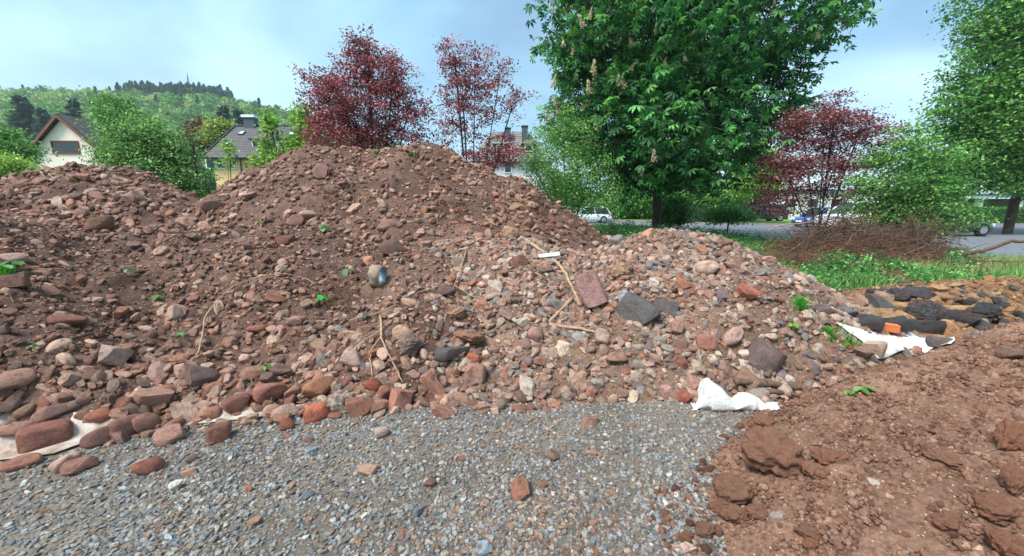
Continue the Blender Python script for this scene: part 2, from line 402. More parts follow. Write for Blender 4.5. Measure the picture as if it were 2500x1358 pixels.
def grid_heap(name, fn, x0, x1, y0, y1, st, mat, lo, label, cat, group):
    xs = np.arange(x0, x1 + st, st); ys = np.arange(y0, y1 + st, st)
    X, Y = np.meshgrid(xs, ys); Z = fn(X, Y)
    Z = Z + (vn(X * 23, Y * 23, 77) * 0.012 + vn(X * 11, Y * 11, 78) * 0.018) * sst(-0.05, 0.1, Z)
    ny, nx = X.shape; ok = Z > lo
    i = np.arange((ny - 1) * (nx - 1)); r, c = i // (nx - 1), i % (nx - 1)
    q = np.stack([r * nx + c, r * nx + c + 1, (r + 1) * nx + c + 1, (r + 1) * nx + c], -1)
    q = q[ok.ravel()[q].any(1)]
    used, inv = np.unique(q, return_inverse=True)
    V = np.stack([X.ravel(), Y.ravel(), Z.ravel()], -1)[used]
    o = link(name, new_mesh(name, V, inv.reshape(q.shape), mat, True))
    return tag(o, label, cat, group)
GH = 'heaps of dug-out soil and stones'
grid_heap('rubble_heap', HA, -7.5, 3.2, 5.6, 12.5, 0.04, M['soil_dark'], -0.05, 'tallest dark brown heap of soil and cobbles below the purple trees', 'rubble heap', GH)
grid_heap('rubble_heap', HB, -13.5, -4.5, 4.6, 11.5, 0.04, M['soil_dark'], -0.05, 'brown stony soil heap in front of the cream gabled house', 'rubble heap', GH)
grid_heap('rubble_heap', HC, -9.5, 0.3, 1.6, 8.0, 0.03, M['soil_dark'], -0.05, 'broad dark soil heap with cobbles along its foot, on the left of the gravel', 'rubble heap', GH)
grid_heap('rubble_heap', HD, -2.6, 4.6, 2.2, 8.0, 0.03, M['soil_warm'], -0.05, 'pinkish heap of gravel and pebbles behind the curled white sheet', 'rubble heap', GH)
grid_heap('soil_heap', HE, 0.2, 7.5, 0.2, 5.5, 0.025, M['soil_red'], -0.03, 'low spread of crumbly red-brown soil in the right foreground', 'soil heap', GH)
grid_heap('rubble_heap', HF, 3.6, 13.0, 3.8, 8.2, 0.035, M['soil_tan'], -0.03, 'low sandy heap strewn with black asphalt chunks beside the orange brick', 'rubble heap', GH)

# ------------------------------------------------------------------ ground, yard, road
def sheet(name, fn, xs, ys, mat, kind='structure', dz=0.0, keep=None):
    X, Y = np.meshgrid(xs, ys); Z = fn(X, Y) + dz
    ny, nx = X.shape; i = np.arange((ny - 1) * (nx - 1)); r, c = i // (nx - 1), i % (nx - 1)
    q = np.stack([r * nx + c, r * nx + c + 1, (r + 1) * nx + c + 1, (r + 1) * nx + c], -1)
    if keep is not None:
        q = q[keep(X.ravel()[q].mean(1), Y.ravel()[q].mean(1))]
    o = link(name, new_mesh(name, np.stack([X.ravel(), Y.ravel(), Z.ravel()], -1), q, mat, True)); o['kind'] = kind; return o
gx = np.concatenate([np.linspace(-1150, -40, 24)[:-1], np.arange(-40, 70, 0.5), np.linspace(70, 1150, 24)])
gy = np.concatenate([[-150, -100, -40, -15], np.arange(-5, 60, 0.5), np.linspace(60, 1150, 40)])
sheet('ground', lambda x, y: ground_h(x, y) - 0.05 * sst(9, 8, np.abs(x)) * sst(-4, -3, y) * sst(9.3, 8.3, y), gx, gy, M['earth'])
sheet('gravel_yard', ground_h, np.arange(-8, 9, 0.1), np.arange(-3, 9.5, 0.1), M['fines'], dz=0.0,
      keep=lambda x, y: (y < 8.6 + 0.5 * vn(x * 0.7, y * 0.7, 5)) & (x < 8 - 0.4 * vn(y, x, 6)))
def road_keep(x, y):
    far = np.interp(x, [-60, 9, 13, 19, 70], [46, 46, 40, 34.2, 33.2])
    near = np.interp(x, [-60, 7, 9, 11.5, 13.5, 70], [31, 30, 27, 20, 11.3, 10.6]) + 0.25 * vn(x * 1.3, y * 0 + 3, 8)
    return (y < far) & (y > near) & (x > -20)
sheet('road', ground_h, np.arange(-20, 70, 0.4), np.arange(10, 47, 0.2), M['asphalt'], dz=0.03, keep=road_keep)
kx = np.arange(-20, 70, 1.0); kb = MB()
for a, b in zip(kx[:-1], kx[1:]):
    fa, fb = [float(np.interp(q, [-60, 9, 13, 19, 70], [46, 46, 40, 34.2, 33.2])) for q in (a, b)]
    za, zb = [float(ground_h(np.array(p), np.array(q))) for p, q in ((a, fa), (b, fb))]
    kb.add([(a, fa, za - 0.1), (b, fb, zb - 0.1), (b, fb + 0.15, zb - 0.1), (a, fa + 0.15, za - 0.1), (a, fa, za + 0.13), (b, fb, zb + 0.13), (b, fb + 0.15, zb + 0.13), (a, fa + 0.15, za + 0.13)],
           [(0, 1, 5, 4), (4, 5, 6, 7), (2, 3, 7, 6)])
o = kb.build('kerb', M['kerb']); o['kind'] = 'structure'
sheet('lawn', ground_h, np.arange(-20, 70, 1.0), np.arange(33, 60, 0.5), M['lawn'], dz=0.06,
      keep=lambda x, y: y > np.interp(x, [-60, 9, 13, 19, 70], [46.4, 46.4, 40.5, 34.7, 33.7]))

# ------------------------------------------------------------------ stone shapes
def ico(n):
    bm = bmesh.new(); bmesh.ops.create_icosphere(bm, subdivisions=n, radius=1)
    v = np.array([p.co[:] for p in bm.verts]); f = np.array([[p.index for p in q.verts] for q in bm.faces]); bm.free(); return v, f
ICO = {n: ico(n) for n in (2, 3, 4, 5)}
def stone_shape(seed, kind, n):
    g = np.random.default_rng(seed); v, f = ICO[n]; v = v.copy(); u = v.copy()
    def wob(p, k, a, m):
        r = 0
        for _ in range(m):
            w = g.normal(size=3); w = w / np.linalg.norm(w) * k * g.uniform(0.7, 1.3); r = r + np.sin(p @ w + g.uniform(0, 6.3))
        return r * a / math.sqrt(m)
    if kind == 'round':
        v = np.sign(v) * np.abs(v) ** g.uniform(0.72, 1.0)
        v = v * (1 + wob(u, 1.8, 0.17, 4) + wob(u, 4, 0.05, 4))[:, None]
        for _ in range(int(g.integers(2, 7))):
            w = g.normal(size=3); w /= np.linalg.norm(w); d = g.uniform(0.6, 0.85)
            e = np.maximum(v @ w - d, 0); v = v - e[:, None] * w * 0.85
    elif kind in ('angular', 'slab'):
        v = np.sign(v) * np.abs(v) ** (0.75 if kind == 'angular' else 1.0) * 1.1
        for _ in range(int(g.integers(9, 15))):
            w = g.normal(size=3) * ([1, 1, 0.25] if kind == 'slab' else [1, 1, 1]); w /= np.linalg.norm(w); d = g.uniform(0.50, 0.85)
            e = np.maximum(v @ w - d, 0); v = v - e[:, None] * w * 0.96
        if kind == 'slab': v[:, 2] = np.clip(v[:, 2], -0.55, 0.5) + 0.06 * u[:, 2]
        v = v * (1 + wob(u, 6, 0.018, 5))[:, None]
    elif kind == 'block':
        v = np.sign(v) * np.abs(v) ** 0.42
        for _ in range(6):
            w = g.normal(size=3); w /= np.linalg.norm(w); d = g.uniform(0.95, 1.2); e = np.maximum(v @ w - d, 0); v = v - e[:, None] * w * 0.9
        v = v * (1 + wob(u, 2.5, 0.07, 4) + wob(u, 7, 0.02, 6))[:, None]
    elif kind == 'lump':
        v = v * (1 + wob(u, 2.2, 0.20, 4) + wob(u, 5, 0.13, 6) + wob(u, 11, 0.09, 8) + wob(u, 22, 0.06, 12))[:, None]
        if n > 3: v = v * (1 + np.random.default_rng(seed + 5).normal(0, 0.02, len(v)))[:, None]
    c = (v.max(0) + v.min(0)) / 2; v = (v - c) / ((v.max(0) - v.min(0)) / 2)
    return v, f
SM = {}
def shape_mesh(kind, i, n=4):
    if (kind, i) not in SM:
        v, f = stone_shape(100 * len(kind) + i * 7 + 3, kind, 5 if kind == 'lump' else n)
        me = new_mesh('stone_' + kind, v, f, M['stone'], True)
        if kind in ('angular', 'slab', 'block'): me.set_sharp_from_angle(angle=R(32))
        SM[(kind, i)] = me
    return SM[(kind, i)]

# ------------------------------------------------------------------ scattered stuff (one object, instanced pieces)
def eul(Rm):
    y = -np.arcsin(np.clip(Rm[:, 2, 0], -1, 1)); return np.stack([np.arctan2(Rm[:, 2, 1], Rm[:, 2, 2]), y, np.arctan2(Rm[:, 1, 0], Rm[:, 0, 0])], -1)
def frames(N, tilt, rng):
    """rotation matrices with local z near N, random turn about it"""
    n = N + rng.normal(0, 1, N.shape) * tilt; n /= np.linalg.norm(n, axis=1, keepdims=True)
    t = rng.normal(size=N.shape); t -= (t * n).sum(1, keepdims=True) * n; t /= np.linalg.norm(t, axis=1, keepdims=True)
    return np.stack([t, np.cross(n, t), n], -1)
def scatter(name, variants, mat, P, E, S, idx, col, smooth=True, sharp=True):
    vs, fs, var, b = [], [], [], 0
    for k, (v, f) in enumerate(variants):
        vs.append(v); fs.append(f + b); var.append(np.full(len(v), k)); b += len(v)
    nv = b; n = len(P)
    V = np.concatenate(vs + [P]).astype(np.float32); Fc = np.concatenate(fs)
    me = new_mesh(name, V, Fc, mat, smooth)
    if sharp: me.set_sharp_from_angle(angle=R(35))
    def attr(nm, ty, data, fill, key):
        a = me.attributes.new(nm, ty, 'POINT'); d = np.concatenate([np.broadcast_to(fill, (nv,) + np.shape(fill)), data]) if key != 'value' else np.concatenate([fill, data])
        a.data.foreach_set(key, np.ascontiguousarray(d, np.int32 if ty == 'INT' else np.float32).ravel())
    attr('var', 'INT', np.full(n, -1), np.concatenate(var), 'value')
    attr('idx', 'INT', idx, np.zeros(nv, int), 'value')
    attr('rot', 'FLOAT_VECTOR', E, np.zeros(3), 'vector'); attr('scl', 'FLOAT_VECTOR', S, np.ones(3), 'vector')
    attr('col', 'FLOAT_COLOR', col, np.ones(4), 'color')
    o = link(name, me)
    ng = bpy.data.node_groups.new(name, 'GeometryNodeTree')
    ng.interface.new_socket('Geometry', in_out='INPUT', socket_type='NodeSocketGeometry'); ng.interface.new_socket('Geometry', in_out='OUTPUT', socket_type='NodeSocketGeometry')
    N = ng.nodes.new; L = ng.links.new
    gi, go = N('NodeGroupInput'), N('NodeGroupOutput')
    def named(nm, ty):
        q = N('GeometryNodeInputNamedAttribute'); q.data_type = ty; q.inputs[0].default_value = nm; return q.outputs[0]
    va = named('var', 'INT')
    cmpn = N('FunctionNodeCompare'); cmpn.data_type = 'INT'; cmpn.operation = 'GREATER_EQUAL'
    L(va, [s for s in cmpn.inputs if s.enabled][0]); [s for s in cmpn.inputs if s.enabled][1].default_value = 0
    sp = N('GeometryNodeSeparateGeometry'); sp.domain = 'POINT'; L(gi.outputs[0], sp.inputs[0]); L(cmpn.outputs[0], sp.inputs[1])
    si = N('GeometryNodeSplitToInstances'); si.domain = 'POINT'; L(sp.outputs[0], si.inputs[0]); L(va, si.inputs['Group ID'])
    ip = N('GeometryNodeInstanceOnPoints'); L(sp.outputs[1], ip.inputs['Points']); L(si.outputs[0], ip.inputs['Instance'])
    ip.inputs['Pick Instance'].default_value = True
    L(named('idx', 'INT'), ip.inputs['Instance Index']); L(named('rot', 'FLOAT_VECTOR'), ip.inputs['Rotation']); L(named('scl', 'FLOAT_VECTOR'), ip.inputs['Scale'])
    L(ip.outputs[0], go.inputs[0])
    o.modifiers.new('pieces', 'NODES').node_group = ng
    o['kind'] = 'stuff'; return o

PAL = {k: np.array([lin(c) for c in v]) for k, v in {
    'heap': ['a07664', 'ae8673', '8c695a', 'c09986', 'a87f6d', '84695d', '9e7c66', 'b38f7c', '9c6a58', 'caa692', '927869', 'b59685', 'b07c66'],
    'mix': ['ad8876', 'b99784', '9c7a6a', 'c4a896', '937668', 'a2978c', 'ccb39e', 'a8705a', '8c8782', 'c4b3a3', 'b5866f', '807070', 'bf9f8e', 'b0917f', 'a07d6e', '8f7a6e'],
    'grey': ['98989a', 'a4a9ad', '838382', 'b0aca5', '938a7e', 'b9b1a6', 'a68d77', '737475', 'c8c4bc', 'a28266', '8f989f', '9aa4ac', 'a1988d', 'b3b5b4'],
    'crumb': ['6b4a3d', '7d5646', '8a6350', '5d4035', '946a56', 'a07a66'],
    'rcrumb': ['96705c', 'a27a64', 'a27a65', '7d5847', 'ac8670', '90695a', '9c7560', 'b5917c', '845e4e', '9f7560'],
    'tan': ['a07850', 'b28a62', '8d6b4b', '9c8468', '77695c', 'b99a78', '5a5652'],
}.items()}
def pick(pal, n, rng, jit=0.14):
    p = PAL[pal][rng.integers(0, len(PAL[pal]), n)].copy(); p[:, :3] *= np.exp(rng.normal(0, jit, (n, 1))); p[:, :3] *= np.exp(rng.normal(0, 0.015, (n, 3))); return p
VAR_S = [stone_shape(500 + i, ('round', 'angular', 'angular', 'angular', 'slab')[i % 5], 2) for i in range(15)]
VAR_M = [stone_shape(700 + i, ('round', 'angular', 'angular', 'round', 'angular', 'slab')[i % 6], 3) for i in range(20)]
VAR_C = [stone_shape(900 + i, 'lump', 3) for i in range(8)]

def inpoly(x, y, q):
    r = np.zeros(len(x), bool); j = len(q) - 1
    for i in range(len(q)):
        (xi, yi), (xj, yj) = q[i], q[j]
        r ^= ((yi > y) != (yj > y)) & (x < (xj - xi) * (y - yi) / (yj - yi + 1e-12) + xi); j = i
    return r
SHEET_R = [(2040, 796), (2075, 806), (2120, 817), (2200, 832), (2285, 844), (2330, 840), (2320, 849), (2280, 856), (2250, 856), (2190, 869), (2150, 884), (2122, 886), (2145, 868), (2112, 850), (2070, 820)]
_pp = hit(925, 690)[0]
CLEAR = [[tuple(map(float, hit(*q)[0][:2])) for q in SHEET_R], [(_pp[0] + 0.2 * math.cos(a), _pp[1] - 0.05 + 0.2 * math.sin(a)) for a in np.linspace(0, 6.28, 12, False)],
         [tuple(map(float, gpt(*q))) for q in [(-150, 1150), (0, 1132), (130, 1116), (245, 1080), (245, 1056), (130, 1064), (0, 1078), (-150, 1092)]]]
def sample(x0, x1, y0, y1, dens, rng):
    """random points on the visible surface of the site; dens(region, height share, x, y) per square metre"""
    mx = max(1.0, dens['max']); n = int((x1 - x0) * (y1 - y0) * mx)
    x = rng.uniform(x0, x1, n); y = rng.uniform(y0, y1, n)
    z, k = surf(x, y); pr = np.stack([x, y, z], -1); u, v, d = proj(pr)
    ok = (d > 0.3) & (u > -450) & (u < PW + 700) & (v < PH + 160) & (rng.random(n) * mx < dens['f'](k, z, x, y))
    for q in CLEAR: ok &= ~inpoly(x, y, q)
    x, y, z, k = x[ok], y[ok], z[ok], k[ok]
    N = normals(x, y); P = np.stack([x, y, z], -1); view = np.array([0, 0, EYE]) - P; view /= np.linalg.norm(view, axis=1, keepdims=True)
    ok = (N * view).sum(1) > -0.12
    return P[ok], N[ok], k[ok]
def pw(n, lo, hi, a, rng):
    u = rng.random(n); return (lo ** (1 - a) + u * (hi ** (1 - a) - lo ** (1 - a))) ** (1 / (1 - a))
def stony(x, y): return sst(-2.0, -0.2, x + 0.5 * vn(x * 1.1, y * 1.1, 66) + 0.12 * (4 - y))
def table(vals):     # vals: {region: (foot density, crest density)}; region -1 is the gravel yard
    top = {-1: 1, **{i: h.top for i, h in enumerate(HEAPS)}}
    def f(k, z, x, y):
        r = np.zeros(len(k))
        for g, (a, b) in vals.items():
            q = np.clip(z / top[g], 0, 1); w = sst(0.12, 0.55, q)
            r = np.where(k == g, a + (b - a) * w, r)
            if g == 3: m = stony(x, y); r = np.where(k == 2, r * (1 - m) + m * (a + (b - a) * w), r)
        yard = (k == -1) & ((y > 5.2) | (x > 5.5))
        clump = 0.55 + 0.9 * sst(-0.5, 0.6, fbm(x, y, 1.4, 2, 61))
        foot = (k == -1) & (x < 0.4) & (y > np.interp(x, _f[:, 0], _f[:, 1]) - 0.13)
        if 4 in vals: r = np.where((k == -1) & (x > np.interp(y, _e[:, 1], _e[:, 0]) - 0.12 - 0.22 * vn(x * 5, y * 5, 52)) & (y < 3.1), vals[4][0] * 0.35, r)
        r = np.where(foot, vals[2][0] * 0.9 if 2 in vals and -1 in vals else r, r)
        return np.where(yard, r * 0.15, r) * np.where(k == -1, 1, clump)
    return {'f': f, 'max': 1.5 * max(max(v) for v in vals.values())}
BOX = (-13.5, 11.5, 0.9, 10.2)

exec_big = []          # big stones become objects or the leftover heap stones
rng = np.random.default_rng(5)
# small pebbles and crumbs on the heaps
P, N, k = sample(*BOX, table({0: (170, 110), 1: (170, 110), 2: (330, 300), 3: (820, 800), 4: (45, 45), 5: (160, 160), -1: (12, 12)}), rng)
n = len(P); d = pw(n, 0.018, 0.06, 2.2, rng) * np.where(k < 2, 1.35, 1.0) * np.where(k == 4, 0.5, 1.0) * np.where(k == 3, 1.15, 1)
S = np.stack([d / 2 * rng.uniform(0.85, 1.3, n), d / 2 * rng.uniform(0.6, 0.95, n), d / 2 * rng.uniform(0.35, 0.7, n)], -1)
col = pick('heap', n, rng); m3 = (k == 3) | ((k == 2) & (rng.random(n) < stony(P[:, 0], P[:, 1]))); col[m3] = pick('mix', m3.sum(), rng); m4 = k == 4; col[m4] = pick('mix', m4.sum(), rng); m5 = k == 5; col[m5] = pick('tan', m5.sum(), rng)
scatter('pebbles', VAR_S, M['stone_i'], P + N * (S[:, 2:] * 0.35), eul(frames(N, 0.35, rng)), S, rng.integers(0, 15, n), col)
P, N, k = sample(*BOX, table({0: (60, 110), 1: (60, 110), 2: (320, 520), 3: (160, 260), 4: (3200, 3200), 5: (90, 160)}), rng)
n = len(P); d = pw(n, 0.012, 0.07, 2.3, rng) * np.where(k < 2, 1.6, 1.0) * np.where((k == 4) | (k == -1), 0.6, 1.0)
S = (d / 2)[:, None] * rng.uniform(0.7, 1.25, (n, 3)); col = pick('crumb', n, rng); m4 = k == 4; col[m4] = pick('rcrumb', m4.sum(), rng)
m5 = k == 5; col[m5] = pick('tan', m5.sum(), rng)
scatter('soil_crumbs', VAR_C, M['stone_i'], P + N * (S[:, 2:] * 0.2), eul(frames(N, 0.6, rng)), S, rng.integers(0, 8, n), col, sharp=False)
# gravel of the yard
P, N, k = sample(-5, 6.5, 0.9, 5.6, {'max': 6000, 'f': lambda k, z, x, y: np.where(k == -1, np.where(y < 3.6, 5600, 1500), 0) * (0.7 + 0.4 * vn(x * 1.7, y * 1.7, 90))}, rng)
n = len(P); d = pw(n, 0.010, 0.036, 2.4, rng)
S = np.stack([d / 2 * rng.uniform(0.9, 1.3, n), d / 2 * rng.uniform(0.65, 0.95, n), d / 2 * rng.uniform(0.4, 0.75, n)], -1)
col = pick('grey', n, rng, 0.2); br = rng.random(n) < sst(-0.2, 0.9, fbm(P[:, 0], P[:, 1], 0.9, 3, 91)) * 0.38; col[br] = pick('mix', br.sum(), rng)
scatter('gravel', VAR_S, M['stone_i'], P + N * (S[:, 2:] * 0.4), eul(frames(N, 0.3, rng)), S, rng.integers(0, 15, n), col)
# middle-sized stones of the heaps
P, N, k = sample(*BOX, table({0: (70, 42), 1: (70, 46), 2: (150, 80), 3: (420, 300), 4: (3, 2), 5: (50, 40), -1: (0.7, 0.7)}), rng)
n = len(P); d = pw(n, 0.055, 0.125, 2.4, rng) * np.where(k < 2, 1.25, 1) * np.where(k == 4, 0.7, 1) * np.where(k == 3, 0.9, 1) * np.where((k == 2) & (P[:, 2] > 0.4), 0.85, 1)
S = np.stack([d / 2 * rng.uniform(0.95, 1.35, n), d / 2 * rng.uniform(0.65, 0.95, n), d / 2 * rng.uniform(0.4, 0.72, n)], -1)
col = pick('heap', n, rng); m3 = (k >= 3) | ((k == 2) & (rng.random(n) < stony(P[:, 0], P[:, 1]))); col[m3] = pick('mix', m3.sum(), rng); m5 = k == 5; col[m5] = pick('tan', m5.sum(), rng)
scatter('rubble', VAR_M, M['stone_i'], P + N * (S[:, 2:] * 0.45), eul(frames(N, 0.35, rng)), S, rng.integers(0, 20, n), col)

# ------------------------------------------------------------------ the larger stones, one object each
def put_stone(name, kind, i, loc, rot, half, col, label, cat, group=None):
    o = bpy.data.objects.new(name, shape_mesh(kind, i)); COL.objects.link(o)
    o.location = tuple(map(float, loc)); o.rotation_euler = rot; o.scale = tuple(map(float, half)); o.color = col
    return tag(o, label, cat, group)
HERO_PX = []
def hero(px, py, w, h, ang, kind, i, col, label, name='stone', cat='stone', group='large stones lying on the heaps', deep=0.75, k=1.0):
    p, reg = hit(px, py + 0.36 * h); d = proj(p)[2]
    a, b = w / F * d / 2, h / F * d / 2
    dx, dy, dz = ray(px, py); t = p[1] / dy
    c = np.array([dx * t, p[1] + 0.25 * b, EYE + dz * t])
    c[2] = max(c[2], float(surf(c[0], c[1])[0]) - 0.25 * b)
    yaw = math.atan2(-dx, dy)                                    # face the viewer
    rot = (Matrix.Rotation(yaw + R(((px * 7) % 40) - 20), 3, 'Z') @ Matrix.Rotation(-0.2, 3, 'X') @ Matrix.Rotation(R(-ang), 3, 'Y')).to_euler()
    dd = max(a, b) * deep
    put_stone(name, kind, i, c, rot, (a * 1.06, dd, b * 1.06), lin(col, k), label, cat, group)
    HERO_PX.append((px, py, max(w, h)))
GF, GB, GY, GP = 'cobbles along the foot of the left heap', 'cobbles on the brown heaps at the back', 'loose stones on the gravel yard', 'stones on the pinkish gravel heap'
